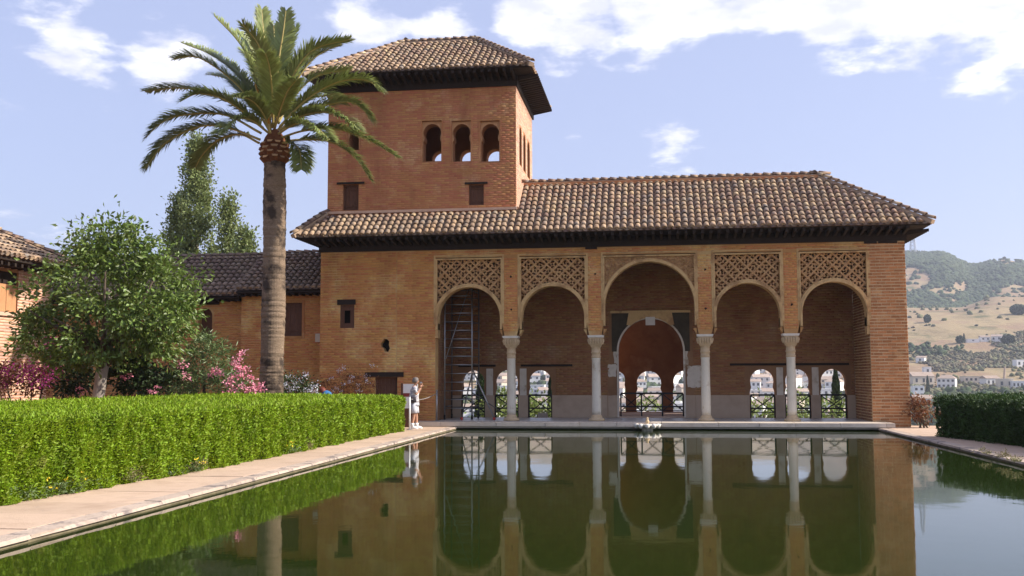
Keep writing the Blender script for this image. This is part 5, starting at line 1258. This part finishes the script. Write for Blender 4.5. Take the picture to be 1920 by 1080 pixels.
poplar(366, 258, 56, 1.75, 'tallest poplar above the dark wing roof beside the palm', 21); poplar(332, 365, 57, 1.0, 'short leaning poplar against the tallest poplar, by the broadleaf tree', 25); poplar(425, 366, 55, .80, 'middle-height slim poplar between the tallest poplar and the palm trunk', 22); poplar(461, 430, 50, .95, 'lowest poplar whose top barely clears the dark wing roof', 23)

# ---- flowering shrubs
def shrub(name, label, blobs, leaf, lsize, lw, seed, petals=None, cat='shrub', group=None, stems=True):
    c0 = blobs[0]; root = thing(name, label, cat, (c0[0][0], c0[0][1], 0), group)
    C = []; D = []
    for i, (c, rad, n, lv, cr) in enumerate(blobs):
        a, b = clumps(n, c, rad, cr, lv, seed + i); C.append(a); D.append(b)
    C = np.concatenate(C); D = np.concatenate(D); keep = C[:, 2] > .02; C = C[keep]; D = D[keep]
    stuff(leaf_cloud('foliage', C, D, rng.uniform(lsize * .7, lsize * 1.3, len(C)), lw, leaf, root, .2))
    if stems:
        for k in range(5):
            q = MB(); c = blobs[k % len(blobs)][0]; q.tube([(c0[0][0] + random.uniform(-.15, .15), c0[0][1], -.03), ((c0[0][0] + c[0]) / 2, c[1], c[2] * .6), (c[0], c[1], c[2])], [.03, .022, .008], 5); q.build('stem', 'bark_dark', root)
    if petals:
        mat, spots, per, sp, size = petals
        for (c, _) in zip(spots, range(999)):
            o = rng.normal(size=(per, 3)) * sp; o[:, 2] *= .7; P_ = np.array(c) + o
            stuff(leaf_cloud('flower_cluster', P_, o + rng.normal(size=(per, 3)) * sp, size, size * .8, mat, root, .1))
    return root
# oleander
OY = 26.5
def at(u, v, Y): p = at_y(u, v, Y); return (p.x, p.y, p.z)
ol = [(at(385, 690, OY), (.75, .6, .75), 46, 34, .36), (at(350, 715, OY), (.6, .5, .5), 26, 34, .34), (at(430, 715, OY), (.55, .5, .45), 24, 34, .32), (at(380, 650, OY), (.4, .4, .5), 16, 32, .3), (at(300, 725, OY), (.6, .5, .35), 18, 30, .3)]
sp = [at(u, v, OY - .55 + random.uniform(-.2, .2)) for u, v in [(342, 684), (455, 662), (447, 672), (440, 682), (405, 695), (413, 700), (396, 702), (461, 690), (435, 710), (447, 705), (458, 700), (428, 718), (440, 728), (452, 722), (470, 725), (478, 732), (490, 728), (462, 736), (486, 722), (430, 735), (352, 706), (448, 690), (470, 708)]]
shrub('oleander_bush', 'pink flowering oleander bush left of the palm trunk', ol, 'leaf_oleander', .17, .03, 400, ('petal_pink', sp, 34, .075, .062))
sp = [at(u, v, 25.5) for u, v in [(228, 706), (236, 711), (244, 702), (281, 733), (289, 735), (295, 725), (150, 728), (154, 738)]]
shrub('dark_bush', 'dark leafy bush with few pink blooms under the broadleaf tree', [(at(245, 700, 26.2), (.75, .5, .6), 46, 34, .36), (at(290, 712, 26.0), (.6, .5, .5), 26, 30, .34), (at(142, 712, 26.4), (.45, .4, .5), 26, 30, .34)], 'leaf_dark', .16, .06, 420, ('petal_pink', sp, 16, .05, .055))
sp = [at(u, v, 26.6 + random.uniform(-.4, .2)) for u, v in [(90, 645), (95, 660), (88, 672), (100, 680), (92, 694), (108, 668), (105, 700), (85, 706), (112, 690), (5, 700), (12, 712), (3, 722), (18, 690), (50, 690), (58, 700), (45, 712), (66, 684), (75, 720), (98, 715), (104, 640), (80, 655)]]
shrub('bougainvillea', 'magenta bougainvillea climbing beside the sunlit pink house', [(at(60, 705, 27.0), (.95, .5, .55), 40, 34, .34), (at(100, 675, 27.0), (.5, .4, .8), 30, 32, .32), (at(10, 710, 26.4), (.4, .4, .5), 14, 30, .3)], 'leaf_red', .09, .05, 440, ('petal_magenta', sp, 46, .13, .065))
# pale hydrangea-like flowers in front of the wall
sp = [at(u, v, 33.5 + random.uniform(-.4, .4)) for u, v in [(540, 706), (550, 714), (557, 718), (535, 722), (545, 730), (553, 727), (572, 703), (575, 732), (566, 712), (590, 722), (597, 734), (530, 730), (582, 732), (520, 733)]]
shrub('pale_flower_bush', 'bush with large pale lilac flower heads right of the palm trunk', [(at(548, 724, 33.6), (.6, .4, .4), 26, 30, .3), (at(580, 732, 33.6), (.4, .4, .3), 14, 30, .28)], 'leaf_dark', .10, .05, 460, ('petal_white', sp, 40, .075, .05))
sp = [at(u, v, 34.3 + random.uniform(-.3, .2)) for u, v in [(620, 710), (634, 696), (643, 690), (655, 716), (645, 720), (672, 722), (688, 715), (630, 727), (625, 733), (672, 733), (640, 732), (660, 706), (700, 684), (684, 706)]]
shrub('pale_flower_bush', 'thin straggly bush with small white flowers beside the low door', [(at(645, 722, 34.4), (.75, .35, .45), 34, 26, .3), (at(682, 722, 34.5), (.35, .3, .4), 14, 24, .26)], 'leaf_red', .08, .035, 470, ('petal_white', sp, 20, .055, .045))
shrub('red_shrub', 'reddish low shrub at the foot of the right brick pier', [(at(1730, 772, 35.0), (.42, .4, .40), 26, 34, .25), (at(1715, 765, 35.3), (.2, .3, .5), 12, 30, .22)], 'leaf_red', .09, .05, 480)
# weeds at the foot of the hedge
wp = [(60, 930, 'yellow'), (140, 922, 'yellow'), (300, 892, 'green'), (330, 885, 'yellow'), (370, 884, 'dry'), (505, 850, 'yellow'), (540, 845, 'dry'), (10, 940, 'green'), (210, 905, 'dry'), (120, 915, 'green')]
for i, (u, v, kd) in enumerate(wp):
    d_ = ray(u, v); p = CAM + d_ * (-CAM.z / d_.z); p.x = max(p.x, hedge_x(p.y) + .05); mt = 'leaf_dry' if kd == 'dry' else 'leaf_oleander'
    lab = {'yellow': 'low weed tuft with tiny yellow flowers at the hedge foot', 'green': 'grey-green weed tuft growing at the foot of the sunny hedge', 'dry': 'dry brownish weed tuft growing at the foot of the sunny hedge'}[kd]
    ysp = [(p.x + random.uniform(-.1, .15), p.y + random.uniform(-.35, .35), random.uniform(.10, .3)) for _ in range(7)]
    shrub('weed_tuft', lab, [((p.x - .05, p.y, .08), (.14, .32, .12), 12, 26, .12)], mt, .055, .018, 500 + i, ('petal_yellow', ysp, 5, .012, .028) if kd == 'yellow' else None, 'weed', 'weeds along the hedge', False)
for i, (u, v) in enumerate([(1842, 851), (1880, 860), (1905, 868)]):
    d_ = ray(u, v); p = CAM + d_ * (-CAM.z / d_.z)
    shrub('weed_tuft', 'dry weed hanging over the right pool rim', [((p.x + .03, p.y, .04), (.10, .3, .06), 8, 22, .1)], 'leaf_dry', .06, .016, 530 + i, None, 'weed', 'weeds on the right rim', False)

# ================================================================== THE VALLEY AND THE FAR HILLSIDE
def to_px(p):
    d = Vector(p) - CAM; z = d.dot(_fw); return (960 + F_PX * d.dot(_rt) / z, 540 - F_PX * d.dot(_up) / z)
def ground_hit(u, v, y0=300, y1=2600):
    """where the sight line through a pixel meets the ground beyond the valley"""
    d = ray(u, v); d = d / d.y; ys = np.linspace(y0, y1, 2400); z = CAM.z + d.z * ys; g = ground_z(d.x * ys, ys)
    k = np.argmax(g > z)
    if g[k] <= z[k]: k = int(np.argmin(np.abs(g - z)))
    return (d.x * ys[k], ys[k], float(g[k]))
def house_mesh(x, y, z, w, d, h, rot, kind, label, group, wall='house_white', nwin=3, floors=2, name='hillside_house'):
    t = thing(name, label, 'house', (x, y, z), group)
    M = Matrix.Translation((x, y, z)) @ Matrix.Rotation(rot, 4, 'Z')
    def place(mb): mb.v = [tuple(M @ Vector(p)) for p in mb.v]; return mb
    q = MB(); q.box(-w / 2, w / 2, -d / 2, d / 2, -4, h); place(q).build('wall', wall, t)
    q = MB(); e = .35; rh = min(w, d) * .24
    if kind == 'gable':
        q.add([(-w / 2 - e, -d / 2 - e, h - .05), (w / 2 + e, -d / 2 - e, h - .05), (w / 2 + e, d / 2 + e, h - .05), (-w / 2 - e, d / 2 + e, h - .05), (-w / 2 - e, 0, h + rh), (w / 2 + e, 0, h + rh)], [(0, 1, 5, 4), (2, 3, 4, 5), (0, 4, 3), (1, 2, 5), (0, 3, 2, 1)])
    elif kind == 'hip':
        q.add([(-w / 2 - e, -d / 2 - e, h - .05), (w / 2 + e, -d / 2 - e, h - .05), (w / 2 + e, d / 2 + e, h - .05), (-w / 2 - e, d / 2 + e, h - .05), (-w / 4, 0, h + rh), (w / 4, 0, h + rh)], [(0, 1, 5, 4), (2, 3, 4, 5), (0, 4, 3), (1, 2, 5), (0, 3, 2, 1)])
    elif kind == 'shed':
        q.add([(-w / 2 - e, -d / 2 - e, h - .05), (w / 2 + e, -d / 2 - e, h - .05), (w / 2 + e, d / 2 + e, h + rh), (-w / 2 - e, d / 2 + e, h + rh), (-w / 2 - e, d / 2 + e, h - .05), (w / 2 + e, d / 2 + e, h - .05)], [(0, 1, 2, 3), (0, 3, 4), (1, 5, 2), (2, 5, 4, 3), (0, 4, 5, 1)])
    else:
        q.box(-w / 2 - .1, w / 2 + .1, -d / 2 - .1, d / 2 + .1, h - .02, h + .35)
    place(q).build('roof', 'house_roof' if kind != 'flat' else wall, t)
    for f in range(floors):
        for i in range(nwin):
            xx = -w / 2 + w * (i + .5) / nwin; zz = h * (f + .32) / floors; ww = min(.65, w / nwin * .25)
            q = MB(); q.box(xx - ww, xx + ww, -d / 2 - .06, -d / 2 + .05, zz, zz + h / floors * .42); place(q).build('window', 'house_window', t)
    return t
rr = random.Random(31)
OPEN = [(880, 980), (984, 1042), (1150, 1288), (1400, 1596)]
n_h = 0
for Yh in (470, 505, 540, 580, 620, 665, 715, 770, 830, 895):
    x = -.20 * Yh
    while x < .19 * Yh:
        w = rr.uniform(7, 12.5); xx = x + w / 2 + rr.uniform(-1, 1); yy = Yh + rr.uniform(-14, 14); z = float(ground_z(xx, yy)); u, v = to_px((xx, yy, z + 4)); hw = w / 2 / yy * F_PX
        if any(a - hw < u < b + hw for a, b in OPEN) and 672 < v < 800 and rr.random() < .88:
            cream = rr.random() < .18; kd = rr.choice(['gable', 'hip', 'flat', 'flat', 'shed', 'gable'])
            op = ['behind the window beside the scaffold', 'behind the middle window left of door', 'behind the window just left of door', 'beyond the central doorway', 'behind the window just right of door', 'behind the middle window right of door', 'behind the window beside the brick pier'][sum(u > e_ for e_ in (916, 980, 1095, 1345, 1465, 1530))]
            lab = ('cream ' if cream else 'white ') + {'gable': 'gabled', 'hip': 'hip-roofed', 'flat': 'flat-topped', 'shed': 'slope-roofed'}[kd] + ' house ' + ('low on' if v > 745 else 'midway up' if v > 715 else 'high on') + ' far slope ' + op
            house_mesh(xx, yy, z, w, rr.uniform(6, 9), rr.uniform(4.5, 8.2), rr.uniform(-.7, .5), kd, lab, 'village houses seen through the portico', 'house_cream' if cream else 'house_white', rr.choice([2, 3]), 2); n_h += 1
        x += w * rr.uniform(1.0, 1.5)
RH = [(1727, 680, 15, 9, -.5, 'shed', 'house_white', 1, 1, 'white sloping-roofed cottage highest beside the brick pier edge'), (1738, 702, 13, 12, .1, 'flat', 'house_white', 1, 1, 'small white cube house above the big villa beside the pier'), (1726, 722, 38, 20, .15, 'gable', 'house_cream', 3, 1, 'wide cream house with tiled gable between pier and white villa'),
      (1776, 728, 30, 22, -.4, 'hip', 'house_white', 4, 2, 'white villa with hipped tiled roof and rows of tall windows'), (1721, 746, 19, 20, .1, 'flat', 'house_white', 2, 2, 'white two-storey cube house directly below the cypress'), (1730, 764, 32, 16, -.2, 'shed', 'house_white', 2, 1, 'low white house nearest the dark hedge end'),
      (1825, 717, 38, 10, 0, 'flat', 'house_cream', 5, 1, 'long low cream building with a row of dark openings'), (1856, 724, 26, 17, .3, 'gable', 'house_white', 3, 1, 'white gabled house joined to the long cream building'), (1884, 728, 26, 16, -.1, 'flat', 'house_cream', 2, 1, 'brown flat-topped house beside the slim chimney'), (1908, 728, 26, 12, .1, 'flat', 'house_white', 4, 1, 'white flat-roofed house with small dark windows above the dark hedge'),
      (1822, 641, 22, 4, 0, 'flat', 'house_white', 1, 1, 'long white garden wall house beside the upper cypress'), (1846, 640, 16, 9, 0, 'gable', 'house_white', 2, 1, 'little white farmhouse high on the dry slope'), (1870, 640, 18, 11, -.5, 'gable', 'house_white', 2, 1, 'white farmhouse with bright gable high on the dry slope'), (1912, 688, 18, 12, .2, 'flat', 'house_white', 2, 1, 'pale house half hidden in trees right of the slope')]
for (u, v, wpx, hpx, rot, kind, wall_, nw, fl, lab) in RH:
    x, y, z = ground_hit(u, v); k = y / F_PX
    k *= 1.0
    house_mesh(x, y, z, wpx * k, min(wpx * k * .8, 14), hpx * k * (.8 if kind in ('gable', 'hip') else 1), rot, kind, lab, 'houses on the slope beside the pier', wall_, nw, fl)
x, y, z = ground_hit(1882, 712); q = MB(); q.tube([(x, y, z - 2), (x + 1.0, y, z + 8)], [.9, .5], 8); tag(q.build('brick_chimney', 'house_roof', None), 'slim leaning brick chimney above the brown house', 'chimney')

# trees and scrub
_ico = bmesh.new(); bmesh.ops.create_icosphere(_ico, subdivisions=1, radius=1.0); IV = np.array([v.co[:] for v in _ico.verts]); IF = np.array([[v.index for v in f.verts] for f in _ico.faces]); _ico.free()
_ic2 = bmesh.new(); bmesh.ops.create_icosphere(_ic2, subdivisions=2, radius=1.0); JV = np.array([v.co[:] for v in _ic2.verts]); JF = np.array([[v.index for v in f.verts] for f in _ic2.faces]); _ic2.free()
def blobs(name, C, R, mat, label, cat, fine=False):
    B, Fb = (JV, JF) if fine else (IV, IF); n = len(C)
    V = C[:, None, :] + B[None] * R[:, None, None] * rng.uniform(.45, 1.4, (n, len(B), 1)) * np.array([1, 1, .85]); Fq = (Fb[None] + (np.arange(n) * len(B))[:, None, None]).reshape(-1, 3)
    o = mesh_np(name, V.reshape(-1, 3), Fq, mat, None, False); return tag(o, label, cat, None, 'stuff')
def pxs(X, Y, Z):
    d = np.stack([X, Y, Z - CAM.z], 1); z = d @ np.array(_fw); return 960 + F_PX * (d @ np.array(_rt)) / z, 540 - F_PX * (d @ np.array(_up)) / z
def scatter(n, y0, y1, t0, t1, pw=1.0):
    Y = y0 + (y1 - y0) * rng.random(n) ** pw; X = Y * rng.uniform(t0, t1, n); return X, Y, ground_z(X, Y)
# far wooded hill with bare scars
X, Y, Z = scatter(24000, 1330, 2120, .19, .40); U, Vv = pxs(X, Y, Z); nzv = ground_noise(X * 2.3, Y * 2.3)
bare = ((U - 1712) / 34) ** 2 + ((Vv - 525) / 24) ** 2 < 1
bare |= (((U - 1775) / 38) ** 2 + ((Vv - 547) / 9) ** 2 < 1) | (((U - 1800) / 16) ** 2 + ((Vv - 538) / 12) ** 2 < 1) | (((U - 1885) / 28) ** 2 + ((Vv - 492) / 9) ** 2 < 1)
keep = (~bare) & (nzv > -2.2) | (rng.random(len(X)) < .05); R = rng.uniform(2.0, 5.0, len(X))
blobs('far_wood', np.stack([X, Y, Z + R * .4], 1)[keep], R[keep], 'scrub_green', 'dark green wood covering the far hill below the mast', 'wood')
# dry slope and village scrub
X, Y, Z = scatter(16000, 420, 960, -.24, .40, .8); nzv = ground_noise(X * 4, Y * 4); keep = (nzv > np.interp(Y, [420, 800, 960], [-1.2, -.2, 1.2])); R = rng.uniform(.6, 2.0, len(X))
blobs('slope_scrub', np.stack([X, Y, Z + R * .45], 1)[keep], R[keep], 'scrub_olive', 'olive and brown scrub over the village slope', 'scrub')
X, Y, Z = scatter(5200, 430, 840, -.24, .40, .9); nzv = ground_noise(X * 3 + 50, Y * 3); keep = (nzv > np.where(X / Y > .2, .15, .9)); R = rng.uniform(1.2, 3.0, len(X))
blobs('village_trees', np.stack([X, Y, Z + R * .7], 1)[keep], R[keep], 'scrub_green', 'dark green trees massed between the village houses', 'trees', True)
X, Y, Z = scatter(150, 950, 1330, .16, .40); R = rng.uniform(1.0, 3.0, len(X)); blobs('hill_bushes', np.stack([X, Y, Z + R * .4], 1), R, 'scrub_olive', 'scattered small bushes on the bare tan hill', 'bushes')
def far_tree(u, v, wpx, hpx, label, cypress=False):
    x, y, z = ground_hit(u, v); k = y / F_PX; w = wpx * k; h = hpx * k; t = thing('cypress_tree' if cypress else 'round_tree', label, 'tree', (x, y, z))
    q = MB(); q.tube([(x, y, z - 1), (x, y, z + h * .5)], [w * .08, w * .05], 6); q.build('trunk', 'bark_dark', t)
    r = np.random.default_rng(int(u)); n = 900
    if cypress: zz = r.random(n); rad = (1 - zz) ** .6 * (.35 + .65 * np.minimum(1, zz * 6)) * w / 2 * r.uniform(.6, 1, n); th = r.uniform(0, 6.28, n); C = np.stack([x + rad * np.cos(th), y + rad * np.sin(th), z + h * zz], 1)
    else: dd = unit(r.normal(size=(n, 3))) * (r.random(n) ** .4)[:, None]; C = np.array([x, y, z + h * .5]) + dd * np.array([w / 2, w / 2, h / 2])
    stuff(leaf_cloud('crown', C, r.normal(size=(n, 3)) + np.array([0, 0, .6]), w * .22, w * .16, 'leaf_dark', t))
far_tree(1739, 605, 13, 15, 'lone round tree on the bare tan hill'); far_tree(1740, 740, 9, 34, 'dark slender cypress among the white houses beside the pier', True); far_tree(1808, 643, 6, 17, 'small cypress beside the long white wall on the dry slope', True); far_tree(1800, 644, 14, 14, 'dark bushy tree beside the small cypress on the slope'); far_tree(1890, 646, 22, 18, 'green tree right of the bright-gabled farmhouse'); far_tree(1909, 590, 26, 18, 'big dark bush on the crest of the tan hill')
X, Y, Z = scatter(15000, 480, 930, .18, .40, .85); nzv = ground_noise(X * 5 + 20, Y * 5); keep = (nzv > np.interp(Y, [480, 780, 930], [-1.6, -.7, 1.0])); R = rng.uniform(.5, 1.7, len(X))
blobs('terrace_scrub', np.stack([X, Y, Z + R * .45], 1)[keep], R[keep], 'scrub_mixed', 'brown and grey-green brush over the terraces between the white houses', 'scrub')
# trees just behind the palace, seen through the windows
def valley_tree(u, top_v, Y, w, label, cyp=False):
    p = at_y(u, top_v, Y); g = float(ground_z(p.x, Y)); t = thing('valley_tree', label, 'tree', (p.x, Y, g)); r = np.random.default_rng(int(u))
    q = MB(); q.tube([(p.x, Y, g - .3), (p.x + .1, Y, (g + p.z) / 2), (p.x, Y, p.z - .8)], [.25, .17, .06], 7); q.build('trunk', 'bark_dark', t, True)
    if cyp: n = 3000; zz = r.random(n); hh = 9; rad = (1 - zz) ** .55 * w / 2 * r.uniform(.5, 1, n); th = r.uniform(0, 6.28, n); C = np.stack([p.x + rad * np.cos(th), Y + rad * np.sin(th), p.z - hh + hh * zz], 1); D = np.stack([np.cos(th) * .4, np.sin(th) * .4, np.ones(n)], 1)
    else: C, D = clumps(60, (p.x, Y, p.z - 2.6), (w / 2, w / 2, 2.5), .7, 46, int(u))
    stuff(leaf_cloud('crown', C, D, r.uniform(.18, .34, len(C)), .14, 'leaf_dark' if cyp else 'leaf_valley', t))
for a in ((950, 728, 62, 3.0, 'bright green treetop behind the middle window left of the door'), (1008, 736, 60, 3.2, 'rounded green treetop behind the window nearest the door on the left'), (1215, 748, 75, 4.5, 'green treetop beyond the central doorway railing'), (1432, 744, 58, 3.4, 'green treetop behind the window nearest the door on the right'), (1502, 735, 66, 3.6, 'green treetop behind the middle window right of the door'), (1560, 738, 57, 3.6, 'leafy treetop behind the window next to the right pier')): valley_tree(*a)
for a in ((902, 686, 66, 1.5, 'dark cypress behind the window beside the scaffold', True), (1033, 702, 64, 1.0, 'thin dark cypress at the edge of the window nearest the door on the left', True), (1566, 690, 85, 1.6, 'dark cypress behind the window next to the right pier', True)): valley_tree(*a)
# mast on the skyline
x, y, z = ground_hit(1712, 476, 1200); mast = thing('telecom_mast', 'red and white lattice mast on the wooded skyline', 'mast', (x, y, z)); H = (476 - 420) / F_PX * y
for a in range(4):
    sx, sy = (-1, 1, 1, -1)[a], (-1, -1, 1, 1)[a]; q = MB(); q.tube([(x + sx * 5, y + sy * 5, z - 4), (x + sx * 1.2, y + sy * 1.2, z + H)], .75, 5); q.build('leg', 'steel_lattice', mast)
for k in range(9):
    f0, f1 = k / 9, (k + 1) / 9; w0 = 5 - 3.8 * f0; w1 = 5 - 3.8 * f1
    for (ax, ay, bx, by) in ((-1, -1, 1, -1), (1, -1, 1, 1), (1, 1, -1, 1), (-1, 1, -1, -1)):
        q = MB(); q.tube([(x + ax * w0, y + ay * w0, z + H * f0), (x + bx * w1, y + by * w1, z + H * f1)], .42, 4); q.build('brace', 'steel_lattice', mast)
for k in (4, 7):
    f0 = k / 9; w0 = 5.4 - 3.8 * f0; q = MB(); q.box(x - w0, x + w0, y - w0, y + w0, z + H * f0 - .5, z + H * f0 + .5); q.build('platform', 'steel_lattice', mast)

# ================================================================== PEOPLE
def skin_body(name, verts, edges, mat, parent, M):
    me = bpy.data.meshes.new(name); me.from_pydata([tuple(M @ Vector(v[0])) for v in verts], edges, []); o = link(name, me, mat, parent, True)
    md = o.modifiers.new('skin', 'SKIN'); md.use_smooth_shade = True
    for i, v in enumerate(verts):
        r = v[1] if isinstance(v[1], tuple) else (v[1], v[1]); me.skin_vertices[0].data[i].radius = r
    me.skin_vertices[0].data[0].use_root = True
    o.modifiers.new('sub', 'SUBSURF').levels = 2; o.modifiers['sub'].render_levels = 2
    return o
def hand(parent, M, wrist, fw_, up_, s, mat='skin'):
    """palm with four curled fingers of unequal length and a thumb off its side"""
    fw_ = Vector(fw_).normalized(); up_ = Vector(up_); up_ = (up_ - fw_ * up_.dot(fw_)).normalized(); sd = fw_.cross(up_) * s; w = Vector(wrist); q = MB()
    q.tube([w, w + fw_ * .04, w + fw_ * .085], [.024, .034, .030], 8)
    for i, ln in enumerate((.060, .072, .068, .052)):
        b = w + fw_ * .080 + up_ * (.030 - .020 * i); q.tube([b, b + fw_ * ln * .45 + sd * .006, b + fw_ * ln * .75 + sd * .028, b + fw_ * ln * .72 + sd * .048], [.0095, .009, .0085, .006], 6)
    b = w + fw_ * .03 + up_ * .026; q.tube([b, b + up_ * .025 + fw_ * .03, b + up_ * .03 + fw_ * .055 + sd * .02], [.011, .010, .007], 6)
    q.v = [tuple(M @ Vector(p)) for p in q.v]; return q.build('hand', mat, parent, True)
def visitor():
    X0, Y0 = at_y(776, 806, 32.55).x, 32.55
    t = thing('person', 'person in pale printed top and light shorts photographing beside the rope post', 'person', (X0, Y0, 0))
    M = Matrix.Translation((X0, Y0, 0)) @ Matrix.Rotation(.12, 4, 'Z')
    V = [((0, 0, .86), (.125, .105)), ((0, 0, 1.0), (.115, .095)), ((.015, 0, 1.17), (.12, .10)), ((.02, 0, 1.30), (.10, .085)), ((.035, 0, 1.375), .048), ((.055, 0, 1.425), .055), ((.07, 0, 1.49), (.082, .075)), ((.065, 0, 1.555), (.075, .068)), ((.055, 0, 1.60), .03),
         ((0, -.09, .80), .088), ((.015, -.095, .46), .055), ((-.03, -.095, .24), .052), ((-.045, -.095, .09), .036), ((.09, -.10, .035), .030),
         ((0, .09, .80), .088), ((.06, .095, .46), .055), ((.07, .095, .24), .052), ((.075, .095, .09), .036), ((.21, .10, .035), .030),
         ((.01, -.155, 1.31), .055), ((.10, -.20, 1.09), .040), ((.215, -.095, 1.30), .028), ((.01, .155, 1.31), .055), ((.10, .20, 1.09), .040), ((.215, .095, 1.30), .028), ((.155, 0, 1.478), .012)]
    E_ = [(0, 1), (1, 2), (2, 3), (3, 4), (4, 5), (5, 6), (6, 7), (7, 8), (0, 9), (9, 10), (10, 11), (11, 12), (12, 13), (0, 14), (14, 15), (15, 16), (16, 17), (17, 18), (3, 19), (19, 20), (20, 21), (3, 22), (22, 23), (23, 24), (6, 25)]
    skin_body('body', V, E_, 'skin', t, M)
    def put(mb, nm, mat, sm=True): mb.v = [tuple(M @ Vector(p)) for p in mb.v]; return mb.build(nm, mat, t, sm)
    q = MB(); q.loft([(0, 0, .84, .165, .175), (0, 0, .92, .160, .170), (.0, 0, 1.02, .145, .150), (.012, 0, 1.14, .150, .160), (.02, 0, 1.25, .135, .175), (.02, 0, 1.325, .095, .16), (.03, 0, 1.372, .062, .075)], 18)
    for s in (-1, 1): q.tube([(.012, s * .14, 1.32), (.05, s * .178, 1.235), (.085, s * .195, 1.145)], [.070, .066, .064], 10)
    put(q, 'blouse', 'cloth_print')
    q = MB(); q.loft([(0, 0, .90, .155, .165), (0, 0, .80, .168, .180), (.005, 0, .74, .17, .185)], 18)
    q.tube([(0, -.09, .80), (.008, -.095, .62), (.012, -.096, .50)], [.105, .102, .100], 12); q.tube([(0.01, .09, .80), (.045, .095, .62), (.06, .096, .50)], [.105, .102, .100], 12)
    put(q, 'shorts', 'cloth_pale')
    for (x0, y0, x1, y1) in ((-.04, -.095, .09, -.10), (.073, .095, .21, .10)):
        q = MB(); q.tube([(x0 + .01, y0, .19), (x0, y0, .07)], [.058, .052], 10); put(q, 'sock', 'paint_white')
        q = MB(); q.loft([(x0 + .055, (y0 + y1) / 2, .0, .135, .052), (x0 + .055, (y0 + y1) / 2, .035, .138, .054), (x0 + .04, (y0 + y1) / 2, .075, .11, .048), (x0 + .0, y0, .10, .055, .046)], 14); put(q, 'shoe', 'paint_white')
    q = MB(); q.loft([(.03, 0, 1.47, .085, .092), (.035, 0, 1.53, .105, .096), (.045, 0, 1.59, .098, .09), (.05, 0, 1.63, .07, .066), (.05, 0, 1.645, .02, .02)], 16); put(q, 'hair', 'hair_grey')
    for s in (-1, 1): hand(t, M, (.215, s * .092, 1.31), (.12, -s * .30, .75), (1, 0, 0), s)
    q = MB(); q.box(.185, .225, -.06, .06, 1.43, 1.50); q.tube([(.225, 0, 1.465), (.26, 0, 1.465)], .026, 10)
    q.v = [tuple(M @ Vector(p)) for p in q.v]; tag(q.build('camera_device', 'camera_silver', None), 'small silver camera held to the face of the standing visitor', 'camera')
    # shoulder bag
    q = MB(); q.loft([(-.02, -.20, .84, .10, .035), (-.02, -.205, .90, .12, .05), (-.02, -.20, 1.0, .11, .045), (-.02, -.195, 1.03, .09, .02)], 12); put(q, 'shoulder_bag', 'bag_dark')
visitor()
def bender():
    Y0 = 32.6; X0 = at_y(618, 730, Y0).x
    t = thing('person', 'red-haired person in blue top bending down among the pale flowers', 'person', (X0, Y0, 0)); M = Matrix.Translation((X0, Y0, 0)) @ Matrix.Rotation(PI - .5, 4, 'Z')
    V = [((-.12, 0, .80), (.13, .11)), ((0, 0, .95), (.12, .10)), ((.12, 0, 1.05), (.125, .105)), ((.20, 0, 1.10), (.10, .09)), ((.27, 0, 1.14), .05), ((.33, 0, 1.18), .07), ((.36, 0, 1.22), (.085, .08)), ((.36, 0, 1.29), .05),
         ((-.12, -.09, .74), .09), ((.05, -.10, .42), .058), ((-.08, -.10, .08), .04), ((.06, -.11, .035), .032), ((-.12, .09, .74), .09), ((.07, .10, .42), .058), ((-.05, .10, .08), .04), ((.09, .11, .035), .032),
         ((.18, -.16, 1.05), .055), ((.28, -.19, .82), .04), ((.42, -.10, .66), .03), ((.18, .16, 1.05), .055), ((.28, .19, .82), .04), ((.42, .10, .66), .03)]
    E_ = [(0, 1), (1, 2), (2, 3), (3, 4), (4, 5), (5, 6), (6, 7), (0, 8), (8, 9), (9, 10), (10, 11), (0, 12), (12, 13), (13, 14), (14, 15), (3, 16), (16, 17), (17, 18), (3, 19), (19, 20), (20, 21)]
    skin_body('body', V, E_, 'skin', t, M)
    def put(mb, nm, mat): mb.v = [tuple(M @ Vector(p)) for p in mb.v]; return mb.build(nm, mat, t, True)
    q = MB(); q.tube([(-.10, 0, .84), (0, 0, .95), (.12, 0, 1.06), (.20, 0, 1.11), (.25, 0, 1.13)], [.165, .155, .165, .14, .08], 14)
    for s in (-1, 1): q.tube([(.17, s * .14, 1.07), (.23, s * .18, .95), (.26, s * .19, .88)], [.075, .066, .06], 10)
    put(q, 'shirt', 'cloth_blue')
    q = MB(); q.tube([(-.14, 0, .86), (-.12, 0, .74)], [.15, .17], 12)
    for s in (-1, 1): q.tube([(-.12, s * .09, .76), (.05, s * .10, .43), (-.06, s * .10, .10)], [.11, .078, .06], 10)
    put(q, 'trousers', 'bag_dark')
    q = MB(); q.loft([(.32, 0, 1.10, .09, .085), (.32, 0, 1.18, .115, .105), (.335, 0, 1.27, .105, .10), (.345, 0, 1.325, .06, .06)], 14); put(q, 'hair', 'hair_red')
    for s in (-1, 1): hand(t, M, (.42, s * .10, .66), (.4, 0, -.8), (0, s, 0), s)
bender()

# ================================================================== HAZE
hm = bpy.data.materials.new('haze_air'); hm.use_nodes = True; hn = hm.node_tree; hn.nodes.remove(hn.nodes['Principled BSDF'])
pv = hn.nodes.new('ShaderNodeVolumePrincipled'); pv.inputs['Color'].default_value = (.80, .86, 1.0, 1); pv.inputs['Density'].default_value = HAZE = 0.00019; pv.inputs['Anisotropy'].default_value = .3
hn.links.new(pv.outputs[0], hn.nodes['Material Output'].inputs['Volume']); MATS['haze_air'] = hm
q = MB(); q.box(-4200, 4200, -420, 3250, -90, 330); hz = q.build('haze', 'haze_air', None); hz['kind'] = 'stuff'; hz['label'] = 'thin pale morning haze filling the valley air'; hz['category'] = 'haze'
